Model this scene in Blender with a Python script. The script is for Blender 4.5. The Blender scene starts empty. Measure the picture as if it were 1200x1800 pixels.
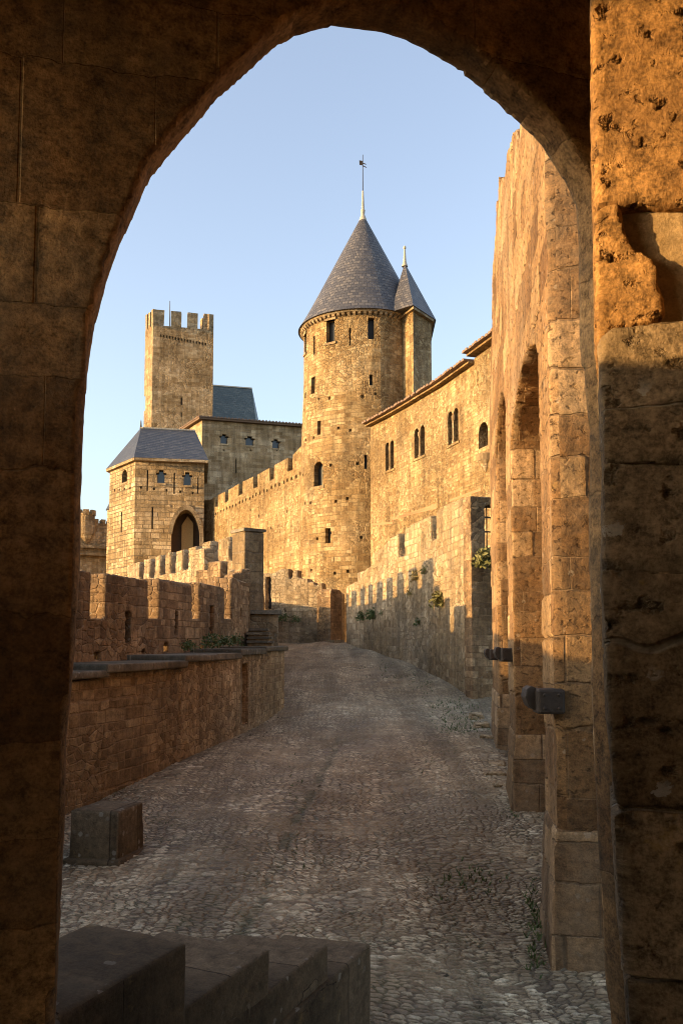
import bpy, bmesh, math, random
import numpy as np
from mathutils import Vector, Matrix, Euler
from mathutils.geometry import tessellate_polygon
S = bpy.context.scene
C = S.collection
R = math.radians
# ------------------------------------------------------------------ camera
FP = 1500.0                                   # focal length in photo pixels (1200 x 1800)
TH = math.atan(112 / FP); PY0 = 1018          # upward pitch and rise of the lens, horizon at y = 1130
cam = bpy.data.objects.new('camera', bpy.data.cameras.new('camera'))
C.objects.link(cam)
cam.data.sensor_fit = 'VERTICAL'; cam.data.sensor_height = 36; cam.data.lens = 36 * FP / 1800; cam.data.shift_y = 118 / 1800
cam.data.clip_start = .05; cam.data.clip_end = 6000
cam.location = (0, 0, 0); cam.rotation_euler = (R(90) + TH, 0, 0)
S.camera = cam
# ------------------------------------------------------------------ light
SUN_EL = R(8.0)
SUN_H = Vector((-.97, -.235)).normalized()     # horizontal direction towards the sun
SUNV = Vector((SUN_H.x * math.cos(SUN_EL), SUN_H.y * math.cos(SUN_EL), math.sin(SUN_EL)))
sl = bpy.data.lights.new('sun', 'SUN'); sl.energy = 2.55; sl.angle = R(.55); sl.color = (1.0, .63, .25)
so = bpy.data.objects.new('sun', sl); C.objects.link(so)
so.rotation_euler = (-SUNV).to_track_quat('-Z', 'Y').to_euler()
W = bpy.data.worlds.new('World'); S.world = W; W.use_nodes = True
wn = W.node_tree.nodes; wl = W.node_tree.links
sky = wn.new('ShaderNodeTexSky'); sky.sky_type = 'NISHITA'; sky.sun_disc = False
sky.sun_elevation = SUN_EL; sky.sun_rotation = math.atan2(SUN_H.x, SUN_H.y)
sky.air_density = 1.0; sky.dust_density = 2.5; sky.ozone_density = 2.0
bg = wn['Background']; bg.inputs[1].default_value = .15
hs = wn.new('ShaderNodeHueSaturation'); hs.inputs['Saturation'].default_value = .70; hs.inputs['Value'].default_value = .92; hs.inputs['Hue'].default_value = .506
wl.new(sky.outputs[0], hs.inputs['Color']); wl.new(hs.outputs[0], bg.inputs[0])
S.view_settings.view_transform = 'Standard'; S.view_settings.look = 'None'
S.view_settings.gamma = 1.0; S.view_settings.use_curve_mapping = False
S.view_settings.exposure = 2.05
S.cycles.use_denoising = True; S.cycles.filter_width = 1.0
S.cycles.max_bounces = 6; S.cycles.diffuse_bounces = 4; S.cycles.glossy_bounces = 2
S.cycles.transmission_bounces = 2; S.cycles.transparent_max_bounces = 4
S.cycles.caustics_reflective = False; S.cycles.caustics_refractive = False

# ------------------------------------------------------------------ projection helpers
CT, ST_ = math.cos(TH), math.sin(TH)
def ray(px, py):
    a, b = px - 600, PY0 - py
    return Vector((a, FP * CT - b * ST_, FP * ST_ + b * CT))
def pix(px, py, Y):
    d = ray(px, py); return d * (Y / d.y)
def zat(py, Y, px=600): return pix(px, py, Y).z
GY = [(-30, -2.62), (3, -2.6), (6.6, None), (11.2, None), (16.3, None), (23, None), (30, None), (38, None), (46, .05), (60, 1.5), (90, 3)]
_gp = {6.6: 1689, 11.2: 1425, 16.3: 1303, 23: 1228, 30: 1165, 38: 1133}
GY = [(y, zat(_gp[y], y) if z is None else z) for y, z in GY]
def zg(Y):
    return float(np.interp(Y, [a for a, b in GY], [b for a, b in GY]))
def ghit(px, py):
    d = ray(px, py)
    for i in range(20, 4500):
        Y = i * .01; p = d * (Y / d.y)
        if p.z <= zg(Y): return p
    return d * (40 / d.y)

# ------------------------------------------------------------------ node helpers
class NT:
    def __init__(s, m): s.t = m.node_tree; s.n = s.t.nodes; s.l = s.t.links
    def _set(s, sock, v):
        if isinstance(v, bpy.types.NodeSocket): s.l.new(v, sock)
        else: sock.default_value = v
    def m(s, op, a, b=None, c=None, clamp=False):
        n = s.n.new('ShaderNodeMath'); n.operation = op; n.use_clamp = clamp
        s._set(n.inputs[0], a)
        if b is not None: s._set(n.inputs[1], b)
        if c is not None: s._set(n.inputs[2], c)
        return n.outputs[0]
    def comb(s, x, y, z=0.0):
        n = s.n.new('ShaderNodeCombineXYZ')
        for i, v in enumerate((x, y, z)): s._set(n.inputs[i], v)
        return n.outputs[0]
    def noise(s, v, scale, detail=3, rough=.55, dim='3D', dist=0):
        n = s.n.new('ShaderNodeTexNoise'); n.noise_dimensions = dim
        s.l.new(v, n.inputs['Vector']); n.inputs['Scale'].default_value = scale
        n.inputs['Detail'].default_value = detail; n.inputs['Roughness'].default_value = rough
        n.inputs['Distortion'].default_value = dist
        return n.outputs['Fac']
    def vor(s, v, scale=1, feat='F1', rnd=1, dim='2D'):
        n = s.n.new('ShaderNodeTexVoronoi'); n.voronoi_dimensions = dim; n.feature = feat
        s.l.new(v, n.inputs['Vector']); n.inputs['Scale'].default_value = scale; n.inputs['Randomness'].default_value = rnd
        return n
    def ss(s, v, a, b, lo=0., hi=1.):
        n = s.n.new('ShaderNodeMapRange'); n.interpolation_type = 'SMOOTHSTEP'
        s._set(n.inputs[0], v); n.inputs[1].default_value = a; n.inputs[2].default_value = b
        n.inputs[3].default_value = lo; n.inputs[4].default_value = hi
        return n.outputs[0]
    def mix(s, f, a, b, typ='RGBA', blend='MIX'):
        n = s.n.new('ShaderNodeMix'); n.data_type = typ
        if typ == 'RGBA': n.blend_type = blend; ia, ib, o = n.inputs[6], n.inputs[7], n.outputs[2]
        else: ia, ib, o = n.inputs[2], n.inputs[3], n.outputs[0]
        s._set(n.inputs[0], f)
        for so_, v in ((ia, a), (ib, b)):
            if isinstance(v, tuple) and len(v) == 3: v = (*v, 1)
            s._set(so_, v)
        return o
    def ramp(s, f, stops):
        n = s.n.new('ShaderNodeValToRGB'); e = n.color_ramp.elements
        e[0].position, e[0].color = stops[0][0], (*stops[0][1], 1)
        e[1].position, e[1].color = stops[-1][0], (*stops[-1][1], 1)
        for p, c in stops[1:-1]:
            k = e.new(p); k.color = (*c, 1)
        s.l.new(f, n.inputs[0]); return n.outputs[0]

def newmat(name):
    m = bpy.data.materials.new(name); m.use_nodes = True
    return m, NT(m), m.node_tree.nodes['Principled BSDF'], m.node_tree.nodes['Material Output']

def stone(name, cols, mortar=(.30, .25, .17), course=.28, length=.5, rubble=.4, joint=.014, disp=.03, grain=.35,
          stain=(.12, .10, .075), stain_amt=.35, true_disp=False, rough_amt=1.0, pit=0.0, big=0.0, seed=0.0, lichen=0.0,
          rubscale=1.0, grainsize=1.0, moss=0.0, jw=.17, jamt=.9):
    m, t, bsdf, out = newmat(name)
    uvn = t.n.new('ShaderNodeUVMap'); uvn.uv_map = 'UVMap'
    sp = t.n.new('ShaderNodeSeparateXYZ'); t.l.new(uvn.outputs[0], sp.inputs[0])
    u, v = sp.outputs[0], sp.outputs[1]
    u = t.m('ADD', u, seed); v = t.m('ADD', v, seed * .37 + 40)
    base = t.comb(u, v, seed)
    # courses of uneven height, joints of uneven spacing, wavering lines
    wob = t.m('SUBTRACT', t.noise(base, .9 / length, 3), .5)
    rowv = t.noise(t.comb(0., v, seed + 3), .45 / course, 2)
    v2 = t.m('ADD', v, t.m('MULTIPLY', t.m('SUBTRACT', rowv, .5), course * 2.0))
    v2 = t.m('ADD', v2, t.m('MULTIPLY', wob, course * .38))
    v2 = t.m('ADD', v2, t.m('MULTIPLY', t.m('SUBTRACT', t.noise(base, 6 / length, 2), .5), course * .14))
    row = t.m('FLOOR', t.m('DIVIDE', v2, course))
    uw = t.noise(t.comb(u, t.m('MULTIPLY', row, 7.3), seed), .8 / length, 2)
    u2 = t.m('ADD', u, t.m('MULTIPLY', t.m('SUBTRACT', uw, .5), length * 2.2))
    br = t.n.new('ShaderNodeTexBrick'); t.l.new(t.comb(u2, v2), br.inputs['Vector'])
    br.inputs['Color1'].default_value = (0, 0, 0, 1); br.inputs['Color2'].default_value = (1, 1, 1, 1); br.inputs['Mortar'].default_value = (.5, .5, .5, 1)
    br.inputs['Scale'].default_value = 1; br.inputs['Mortar Size'].default_value = joint; br.inputs['Mortar Smooth'].default_value = .6
    br.inputs['Brick Width'].default_value = length; br.inputs['Row Height'].default_value = course
    br.offset = .5; br.squash = 1.0
    bid = t.n.new('ShaderNodeSeparateColor'); t.l.new(br.outputs['Color'], bid.inputs[0]); bid = bid.outputs[0]
    bj = br.outputs['Fac']
    # rubble: uneven polygons, flatter than wide
    k = .62 * rubscale
    uvr = t.comb(t.m('DIVIDE', t.m('ADD', u, t.m('MULTIPLY', wob, length * .5)), length * k), t.m('DIVIDE', v2, course * .8 * rubscale))
    ve = t.vor(uvr, 1, 'DISTANCE_TO_EDGE', .82); vf = t.vor(uvr, 1, 'F1', .82)
    vj = t.ss(ve.outputs['Distance'], .01, jw, 1., 0.)
    vc = t.n.new('ShaderNodeSeparateColor'); t.l.new(vf.outputs['Color'], vc.inputs[0])
    msk = t.ss(t.noise(base, .33, 2), .5 + (.5 - rubble) * .5 - .04, .5 + (.5 - rubble) * .5 + .04)
    if rubble <= 0: sid, jt = bid, bj
    elif rubble >= 1: sid, jt = vc.outputs[0], vj
    else:
        sid = t.mix(msk, bid, vc.outputs[0], 'FLOAT'); jt = t.mix(msk, bj, vj, 'FLOAT')
    g1 = t.noise(base, 9 / grainsize, 8, .68); g2 = t.noise(base, 45 / grainsize, 4, .7); big_n = t.noise(base, .55, 4, .6)
    g0 = t.noise(base, 2.6 / grainsize, 6, .62)
    n = len(cols)
    colr = t.ramp(t.m('ADD', t.m('MULTIPLY', sid, .8), t.m('MULTIPLY', g0, .25), clamp=True), [(.05 + .9 * i / (n - 1), c) for i, c in enumerate(cols)])
    gr = t.m('ADD', t.m('MULTIPLY', g1, .6), t.m('MULTIPLY', g2, .4))
    gv = t.ss(gr, .30, .70, 1 - grain, 1 + grain)
    colr = t.mix(1., colr, t.comb(gv, gv, gv), blend='MULTIPLY')
    st = t.m('MULTIPLY', t.ss(t.m('ADD', t.m('MULTIPLY', big_n, .6), t.m('MULTIPLY', g0, .4)), .44, .66), stain_amt)
    colr = t.mix(st, colr, stain)
    # streaks of wash running down
    strk = t.noise(t.comb(t.m('MULTIPLY', u, 2.2), t.m('MULTIPLY', v, .22), seed), 1.0, 4, .65)
    sv = t.ss(strk, .32, .68, .66, 1.20)
    colr = t.mix(1., colr, t.comb(sv, sv, sv), blend='MULTIPLY')
    pa = t.noise(t.comb(u, t.m('MULTIPLY', v, 1.6), seed + 5), .28, 3, .5, dist=.4)
    pc = t.mix(t.ss(pa, .40, .60), (.78, .72, .62), (1.12, 1.10, 1.06)); colr = t.mix(1., colr, pc, blend='MULTIPLY')
    if lichen:
        lv = t.vor(t.comb(t.m('ADD', u, t.m('MULTIPLY', g2, .05)), t.m('ADD', v, t.m('MULTIPLY', g1, .06))), 13, 'F1', 1.)
        lc = t.n.new('ShaderNodeSeparateColor'); t.l.new(lv.outputs['Color'], lc.inputs[0])
        lr = t.ss(lc.outputs[0], .72, 1.0, -.12, .34)
        lf = t.m('MULTIPLY', t.m('MULTIPLY', t.ss(t.m('SUBTRACT', lv.outputs['Distance'], lr), -.06, .02, 1., 0.), t.ss(t.noise(base, 2.1, 3), .46, .56)), lichen * .75)
        colr = t.mix(lf, colr, (.40, .37, .31))
        lf = t.m('MULTIPLY', t.ss(t.noise(base, 4.1, 6, .75), .60, .68), lichen * .5)
        colr = t.mix(lf, colr, (.34, .22, .07))
    if moss:
        mf = t.m('MULTIPLY', t.ss(t.noise(base, 1.7, 6, .7), .52, .68), moss)
        colr = t.mix(mf, colr, (.06, .075, .03))
    mjf = t.m('MULTIPLY', jt, t.ss(g0, .25, .6, jamt * .35, jamt))
    mc = t.mix(t.ss(g1, .35, .65), tuple(c * .55 for c in mortar), mortar)
    colr = t.mix(mjf, colr, mc)
    t.l.new(colr, bsdf.inputs['Base Color'])
    bsdf.inputs['Roughness'].default_value = .9; bsdf.inputs['Specular IOR Level'].default_value = .2
    h = t.m('MULTIPLY', t.m('SUBTRACT', 1., jt), .55)
    h = t.m('ADD', h, t.m('MULTIPLY', sid, .45))
    h = t.m('ADD', h, t.m('MULTIPLY', g0, .9 * rough_amt))
    h = t.m('ADD', h, t.m('MULTIPLY', g1, .55 * rough_amt))
    h = t.m('ADD', h, t.m('MULTIPLY', g2, .12 * rough_amt))
    if pit:
        pn = t.noise(t.comb(u, t.m('MULTIPLY', v, 1.3), seed + 9), 14, 5, .62)
        pf = t.ss(pn, .56, .68); colr = t.mix(t.m('MULTIPLY', pf, .7), colr, tuple(c * .35 for c in cols[0])); t.l.new(colr, bsdf.inputs['Base Color'])
        h = t.m('SUBTRACT', h, t.m('MULTIPLY', pf, pit))
    if big: h = t.m('ADD', h, t.m('MULTIPLY', big_n, big))
    d = t.n.new('ShaderNodeDisplacement'); t.l.new(h, d.inputs['Height'])
    d.inputs['Midlevel'].default_value = .5 + .75 * rough_amt + big * .5; d.inputs['Scale'].default_value = disp
    t.l.new(d.outputs[0], out.inputs['Displacement'])
    m.displacement_method = 'BOTH' if true_disp else 'BUMP'
    return m

GOLD = [(.17, .105, .045), (.27, .175, .08), (.34, .235, .115), (.43, .32, .175)]
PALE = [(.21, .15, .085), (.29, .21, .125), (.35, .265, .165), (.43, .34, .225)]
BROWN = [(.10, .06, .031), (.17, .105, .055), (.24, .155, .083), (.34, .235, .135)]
M = {}
GM = (.34, .245, .13)
M['tower'] = stone('tower_stone', GOLD, mortar=GM, course=.24, length=.44, rubble=.5, disp=.10, stain_amt=.4, jw=.14, jamt=.65, grain=.5)
M['turret'] = stone('ashlar_stone', PALE, course=.36, length=.7, rubble=0, disp=.05, stain_amt=.2, grain=.3)
M['residence'] = stone('rubble_gold', GOLD, mortar=GM, course=.16, length=.27, rubble=.6, disp=.085, stain_amt=.4, seed=11, jw=.14, jamt=.65, grain=.5)
M['curtain'] = stone('curtain_stone', GOLD, mortar=GM, course=.21, length=.36, rubble=.5, disp=.10, stain_amt=.35, seed=5, jw=.14, jamt=.7, grain=.5)
M['hall'] = stone('hall_stone', [(.25, .175, .095), (.33, .24, .14), (.39, .295, .18), (.47, .37, .24)], course=.36, length=.7, rubble=.25, disp=.05, stain_amt=.3, seed=31, grain=.35)
M['gatetower'] = stone('bossed_stone', [(.25, .175, .09), (.34, .245, .135), (.41, .305, .18), (.49, .38, .24)], mortar=(.17, .13, .08), course=.36, length=.72, rubble=0, disp=.18, joint=.035, stain_amt=.3, seed=8, grain=.35)
M['keep'] = stone('keep_stone', [(.21, .14, .07), (.30, .205, .11), (.37, .265, .15), (.45, .34, .21)], course=.38, length=.62, rubble=.5, disp=.14, seed=3, grain=.45, jw=.13, jamt=.7)
M['parapet'] = stone('parapet_stone', PALE, mortar=(.24, .18, .11), course=.23, length=.37, rubble=.55, disp=.042, true_disp=True, stain_amt=.6, seed=21, lichen=.45, jw=.12, jamt=.7, grain=.5)
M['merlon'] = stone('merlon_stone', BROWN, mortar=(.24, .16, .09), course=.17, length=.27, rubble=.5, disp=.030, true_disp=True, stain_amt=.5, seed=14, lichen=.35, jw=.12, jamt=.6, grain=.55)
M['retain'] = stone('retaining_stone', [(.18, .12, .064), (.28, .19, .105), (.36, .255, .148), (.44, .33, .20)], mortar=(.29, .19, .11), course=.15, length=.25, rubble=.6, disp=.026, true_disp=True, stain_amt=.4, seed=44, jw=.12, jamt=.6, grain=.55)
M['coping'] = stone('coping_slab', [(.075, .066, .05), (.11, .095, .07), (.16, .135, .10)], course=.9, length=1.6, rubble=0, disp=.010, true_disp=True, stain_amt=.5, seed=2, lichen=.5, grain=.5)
M['ruin'] = stone('ruin_stone', [(.13, .072, .032), (.20, .115, .052), (.27, .165, .08), (.34, .225, .12)], mortar=(.20, .13, .07), course=.36, length=1.0, rubble=0, joint=.009, disp=.038, true_disp=True, stain_amt=.45, seed=63, big=.6, lichen=.3, pit=.5, jamt=.7, grain=.6, grainsize=.6)
M['bastion'] = stone('bastion_stone', [(.17, .12, .07), (.25, .185, .11), (.31, .235, .145)], mortar=(.19, .14, .09), course=.3, length=.5, rubble=.2, disp=.03, true_disp=True, stain_amt=.5, seed=27, lichen=.3, grain=.5)
M['ruinface'] = stone('pier_stone', BROWN, mortar=(.17, .12, .075), course=.36, length=.5, rubble=0, disp=.03, true_disp=True, stain_amt=.5, seed=71, lichen=.3, grain=.6, grainsize=.6)
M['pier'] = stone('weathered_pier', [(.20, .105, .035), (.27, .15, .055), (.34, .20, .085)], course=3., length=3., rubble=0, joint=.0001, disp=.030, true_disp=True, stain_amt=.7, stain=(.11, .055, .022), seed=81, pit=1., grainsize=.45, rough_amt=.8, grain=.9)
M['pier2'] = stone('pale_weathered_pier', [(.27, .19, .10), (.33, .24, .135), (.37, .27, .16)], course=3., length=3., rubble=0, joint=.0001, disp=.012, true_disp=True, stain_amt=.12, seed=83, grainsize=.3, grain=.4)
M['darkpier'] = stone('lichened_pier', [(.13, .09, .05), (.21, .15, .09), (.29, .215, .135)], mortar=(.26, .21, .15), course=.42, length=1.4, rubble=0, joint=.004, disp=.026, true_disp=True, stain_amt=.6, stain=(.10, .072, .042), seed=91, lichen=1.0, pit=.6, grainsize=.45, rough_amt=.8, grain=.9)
M['arch'] = stone('arch_stone', [(.19, .105, .045), (.32, .19, .082), (.43, .27, .125)], mortar=(.10, .06, .03), course=.33, length=.55, rubble=0, joint=.003, disp=.014, true_disp=True, stain_amt=.6, seed=19, grain=.9, jamt=.35, grainsize=.5)
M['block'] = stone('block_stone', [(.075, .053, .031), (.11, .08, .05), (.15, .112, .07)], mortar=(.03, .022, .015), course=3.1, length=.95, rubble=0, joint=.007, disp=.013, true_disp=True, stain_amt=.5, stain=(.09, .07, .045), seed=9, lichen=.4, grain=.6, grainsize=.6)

def simple(name, col, rough=.8, var=.25, scale=6, metal=0, disp=0, spec=.3):
    m, t, b, out = newmat(name)
    tc = t.n.new('ShaderNodeTexCoord')
    nz = t.noise(tc.outputs['Object'], scale, 6, .65)
    t.l.new(t.mix(nz, tuple(c * (1 - var) for c in col), tuple(min(1, c * (1 + var)) for c in col)), b.inputs['Base Color'])
    b.inputs['Roughness'].default_value = rough; b.inputs['Metallic'].default_value = metal; b.inputs['Specular IOR Level'].default_value = spec
    if disp:
        d = t.n.new('ShaderNodeDisplacement'); t.l.new(nz, d.inputs['Height']); d.inputs['Scale'].default_value = disp
        t.l.new(d.outputs[0], out.inputs['Displacement'])
    return m
M['dark'] = simple('window_dark', (.018, .016, .014), .5)  # near-black panes; as slit panels it stands in for shade
M['glass'] = simple('window_glass', (.05, .06, .07), .15, spec=.6)
M['iron'] = simple('wrought_iron', (.045, .035, .028), .6, .4, 20, metal=.4, disp=.01)
M['lit_ochre'] = simple('lit_strip_ochre', (.42, .27, .11), .8, .4, 12)  # bright ochre standing in for the sunlit strip inside the gate
M['lead'] = simple('lead_cap', (.42, .36, .27), .6)
M['brick'] = simple('red_brick', (.42, .17, .085), .9, .4, 14, disp=.03)
M['tile'] = simple('clay_tile', (.20, .13, .09), .9, .5, 5, disp=.03)
M['eave'] = simple('dark_eave_wood', (.12, .075, .045), .9, .4, 5)  # plain dark brown, for the hall eave and the gate panel

def slate(name, cols, w=.28, h=.22, horiz=True):
    m, t, b, out = newmat(name)
    uvn = t.n.new('ShaderNodeUVMap'); uvn.uv_map = 'UVMap'
    br = t.n.new('ShaderNodeTexBrick'); t.l.new(uvn.outputs[0], br.inputs['Vector'])
    br.inputs['Color1'].default_value = (0, 0, 0, 1); br.inputs['Color2'].default_value = (1, 1, 1, 1); br.inputs['Mortar'].default_value = (0, 0, 0, 1)
    br.inputs['Scale'].default_value = 1; br.inputs['Mortar Size'].default_value = .018; br.inputs['Brick Width'].default_value = w; br.inputs['Row Height'].default_value = h
    nz = t.noise(uvn.outputs[0], .7, 6, .7); n2 = t.noise(uvn.outputs[0], 7, 4, .7)
    sc = t.n.new('ShaderNodeSeparateColor'); t.l.new(br.outputs['Color'], sc.inputs[0])
    f = t.m('ADD', t.m('MULTIPLY', sc.outputs[0], .45), t.m('ADD', t.m('MULTIPLY', nz, .5), t.m('MULTIPLY', n2, .25)))
    col = t.ramp(t.m('SUBTRACT', f, .1), [(0, cols[0]), (.5, cols[1]), (1, cols[2])])
    col = t.mix(t.m('MULTIPLY', br.outputs['Fac'], .6), col, (.02, .02, .025))
    t.l.new(col, b.inputs['Base Color']); b.inputs['Roughness'].default_value = .55
    d = t.n.new('ShaderNodeDisplacement')
    sv = t.n.new('ShaderNodeSeparateXYZ'); t.l.new(uvn.outputs[0], sv.inputs[0])
    saw = t.m('FRACT', t.m('DIVIDE', sv.outputs[1], h))
    hh = t.m('ADD', t.m('ADD', t.m('MULTIPLY', t.m('SUBTRACT', 1., saw), .6), t.m('MULTIPLY', sc.outputs[0], .5)), t.m('MULTIPLY', n2, .5))
    t.l.new(hh, d.inputs['Height']); d.inputs['Scale'].default_value = .05
    t.l.new(d.outputs[0], out.inputs['Displacement'])
    return m
M['slate'] = slate('slate_warm', [(.03, .03, .035), (.075, .07, .072), (.19, .165, .14)], .30, .22)
M['slateblue'] = slate('slate_blue', [(.018, .022, .03), (.038, .043, .056), (.09, .09, .095)], .4, .3)
M['slategreen'] = slate('slate_green', [(.04, .055, .055), (.07, .09, .088), (.13, .14, .125)], .5, .4)

# ------------------------------------------------------------------ mesh helpers
def set_uv(me, cyl=None):
    nl = len(me.loops); npol = len(me.polygons)
    if not npol: return
    co = np.empty(len(me.vertices) * 3); me.vertices.foreach_get('co', co); co = co.reshape(-1, 3)
    vi = np.empty(nl, dtype=np.int32); me.loops.foreach_get('vertex_index', vi)
    nr = np.empty(npol * 3); me.polygons.foreach_get('normal', nr); nr = nr.reshape(-1, 3)
    tot = np.empty(npol, dtype=np.int32); me.polygons.foreach_get('loop_total', tot)
    st = np.empty(npol, dtype=np.int32); me.polygons.foreach_get('loop_start', st)
    N = np.repeat(nr, tot, axis=0)
    if not np.array_equal(st, np.concatenate([[0], np.cumsum(tot)[:-1]])):
        pass
    P = co[vi]
    uv = np.empty((nl, 2))
    if cyl is not None:
        cx, cy, rr = cyl
        cen = np.add.reduceat(P, st, axis=0) / tot[:, None]
        a0 = np.repeat(np.arctan2(cen[:, 0] - cx, -(cen[:, 1] - cy)), tot)
        a = np.arctan2(P[:, 0] - cx, -(P[:, 1] - cy))
        d = a - a0; a = a - np.round(d / (2 * math.pi)) * 2 * math.pi
        uv[:, 0] = a * rr; uv[:, 1] = P[:, 2]
        flat = np.abs(N[:, 2]) > .9
        uv[flat] = P[flat][:, :2]
    else:
        hz = np.hypot(N[:, 0], N[:, 1]); hz[hz < 1e-6] = 1
        # rounding the wall direction keeps nearly flat faces on one mapping
        ang = np.round(np.arctan2(N[:, 1], N[:, 0]) / (math.pi / 4)) * (math.pi / 4) if ROUND_UV[0] else np.arctan2(N[:, 1], N[:, 0])
        tx, ty = -np.sin(ang), np.cos(ang)
        uv[:, 0] = P[:, 0] * tx + P[:, 1] * ty; uv[:, 1] = P[:, 2] / (np.sqrt(np.clip(1 - N[:, 2] ** 2, .1, 1)) if not ROUND_UV[0] else 1)
        flat = np.abs(N[:, 2]) > .8
        uv[flat] = P[flat][:, :2]
    if not me.uv_layers: me.uv_layers.new(name='UVMap')
    me.uv_layers[0].data.foreach_set('uv', uv.ravel())
ROUND_UV = [True]

class MB:
    def __init__(s): s.b = bmesh.new()
    def prism(s, outline, y0, y1, holes=()):
        """outline in (x, z), extruded along y."""
        loops = [[Vector((x, z, 0)) for x, z in outline]] + [[Vector((x, z, 0)) for x, z in h] for h in holes]
        flat = [p for lp in loops for p in lp]
        f = [s.b.verts.new((p.x, y0, p.y)) for p in flat]; k = [s.b.verts.new((p.x, y1, p.y)) for p in flat]
        for tri in tessellate_polygon(loops):
            if len(set(tri)) < 3: continue
            try: s.b.faces.new([f[i] for i in tri]); s.b.faces.new([k[i] for i in reversed(tri)])
            except ValueError: pass
        o = 0
        for lp in loops:
            n = len(lp)
            for i in range(n):
                j = (i + 1) % n
                s.b.faces.new((f[o + i], f[o + j], k[o + j], k[o + i]))
            o += n
        return s
    def plan(s, pts, z0, z1):
        """pts in (x, y), extruded along z (z1 may be a list)."""
        n = len(pts); zt = z1 if isinstance(z1, (list, tuple)) else [z1] * n
        a = [s.b.verts.new((p[0], p[1], z0)) for p in pts]; b = [s.b.verts.new((p[0], p[1], zt[i])) for i, p in enumerate(pts)]
        s.b.faces.new(a[::-1]); s.b.faces.new(b)
        for i in range(n):
            j = (i + 1) % n; s.b.faces.new((a[i], a[j], b[j], b[i]))
        return s
    def box(s, x0, x1, y0, y1, z0, z1, jit=0, rng=random):
        v = [s.b.verts.new((x + (rng.uniform(-jit, jit) if jit else 0), y + (rng.uniform(-jit, jit) if jit else 0), z + (rng.uniform(-jit, jit) if jit else 0))) for x in (x0, x1) for y in (y0, y1) for z in (z0, z1)]
        for q in ((0, 1, 3, 2), (4, 6, 7, 5), (0, 4, 5, 1), (2, 3, 7, 6), (0, 2, 6, 4), (1, 5, 7, 3)): s.b.faces.new([v[i] for i in q])
        return s
    def lathe(s, cx, cy, prof, seg=64, cap=True, a0=0):
        rings = []
        for r, z in prof:
            if r < 1e-4: rings.append([s.b.verts.new((cx, cy, z))]); continue
            rings.append([s.b.verts.new((cx + r * math.cos(a0 + 2 * math.pi * i / seg), cy + r * math.sin(a0 + 2 * math.pi * i / seg), z)) for i in range(seg)])
        for a, b in zip(rings, rings[1:]):
            for i in range(seg):
                j = (i + 1) % seg
                if len(a) == 1: s.b.faces.new((a[0], b[j], b[i]))
                elif len(b) == 1: s.b.faces.new((a[i], a[j], b[0]))
                else: s.b.faces.new((a[i], a[j], b[j], b[i]))
        if cap:
            if len(rings[0]) > 1: s.b.faces.new(rings[0][::-1])
            if len(rings[-1]) > 1: s.b.faces.new(rings[-1])
        return s
    def face(s, pts): s.b.faces.new([s.b.verts.new(p) for p in pts]); return s
    def hull(s, pts, faces):
        v = [s.b.verts.new(p) for p in pts]
        for f in faces: s.b.faces.new([v[i] for i in f])
        return s
    def mesh(s, name='m'):
        bmesh.ops.recalc_face_normals(s.b, faces=s.b.faces)
        me = bpy.data.meshes.new(name); s.b.to_mesh(me); s.b.free(); return me

def evaluated(me, mods):
    """run modifiers on a mesh and return the new mesh."""
    o = bpy.data.objects.new('tmp', me); C.objects.link(o)
    extra = []
    for kind, kw in mods:
        md = o.modifiers.new('m', kind)
        for k, v in kw.items():
            if k == 'cutter':
                c = bpy.data.objects.new('cut', v); C.objects.link(c); extra.append(c); md.object = c
            else: setattr(md, k, v)
    bpy.context.view_layer.update()
    dg = bpy.context.evaluated_depsgraph_get()
    r = bpy.data.meshes.new_from_object(o.evaluated_get(dg), depsgraph=dg)
    for x in extra + [o]: bpy.data.objects.remove(x)
    return r
def cut(me, cutter_mb):
    return evaluated(me, [('BOOLEAN', dict(operation='DIFFERENCE', solver='EXACT', cutter=cutter_mb.mesh('c')))])
def voxel(me, size, smooth=True):
    r = evaluated(me, [('REMESH', dict(mode='VOXEL', voxel_size=size, adaptivity=0, use_smooth_shade=smooth))])
    return r
def link(name, me, mat, parent=None, uv=True, cyl=None, smooth=None, remap=None, **props):
    me.name = name
    if uv: set_uv(me, cyl)
    if remap:
        co = np.empty(len(me.vertices) * 3); me.vertices.foreach_get('co', co); co = co.reshape(-1, 3)
        me.vertices.foreach_set('co', remap(co).ravel()); me.update()
    me.materials.clear(); me.materials.append(M[mat] if isinstance(mat, str) else mat)
    o = bpy.data.objects.new(name, me); C.objects.link(o)
    if parent: o.parent = parent
    if smooth is not None:
        me.polygons.foreach_set('use_smooth', [smooth] * len(me.polygons))
    for k, v in props.items(): o[k] = v
    return o
def thing(name, label, cat, loc=(0, 0, 0), rz=0, group=None):
    o = bpy.data.objects.new(name, None); C.objects.link(o); o.location = loc; o.rotation_euler = (0, 0, rz)
    o['label'] = label; o['category'] = cat
    if group: o['group'] = group
    return o
def tag(o, label, cat, group=None):
    o['label'] = label; o['category'] = cat
    if group: o['group'] = group
    return o

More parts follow.
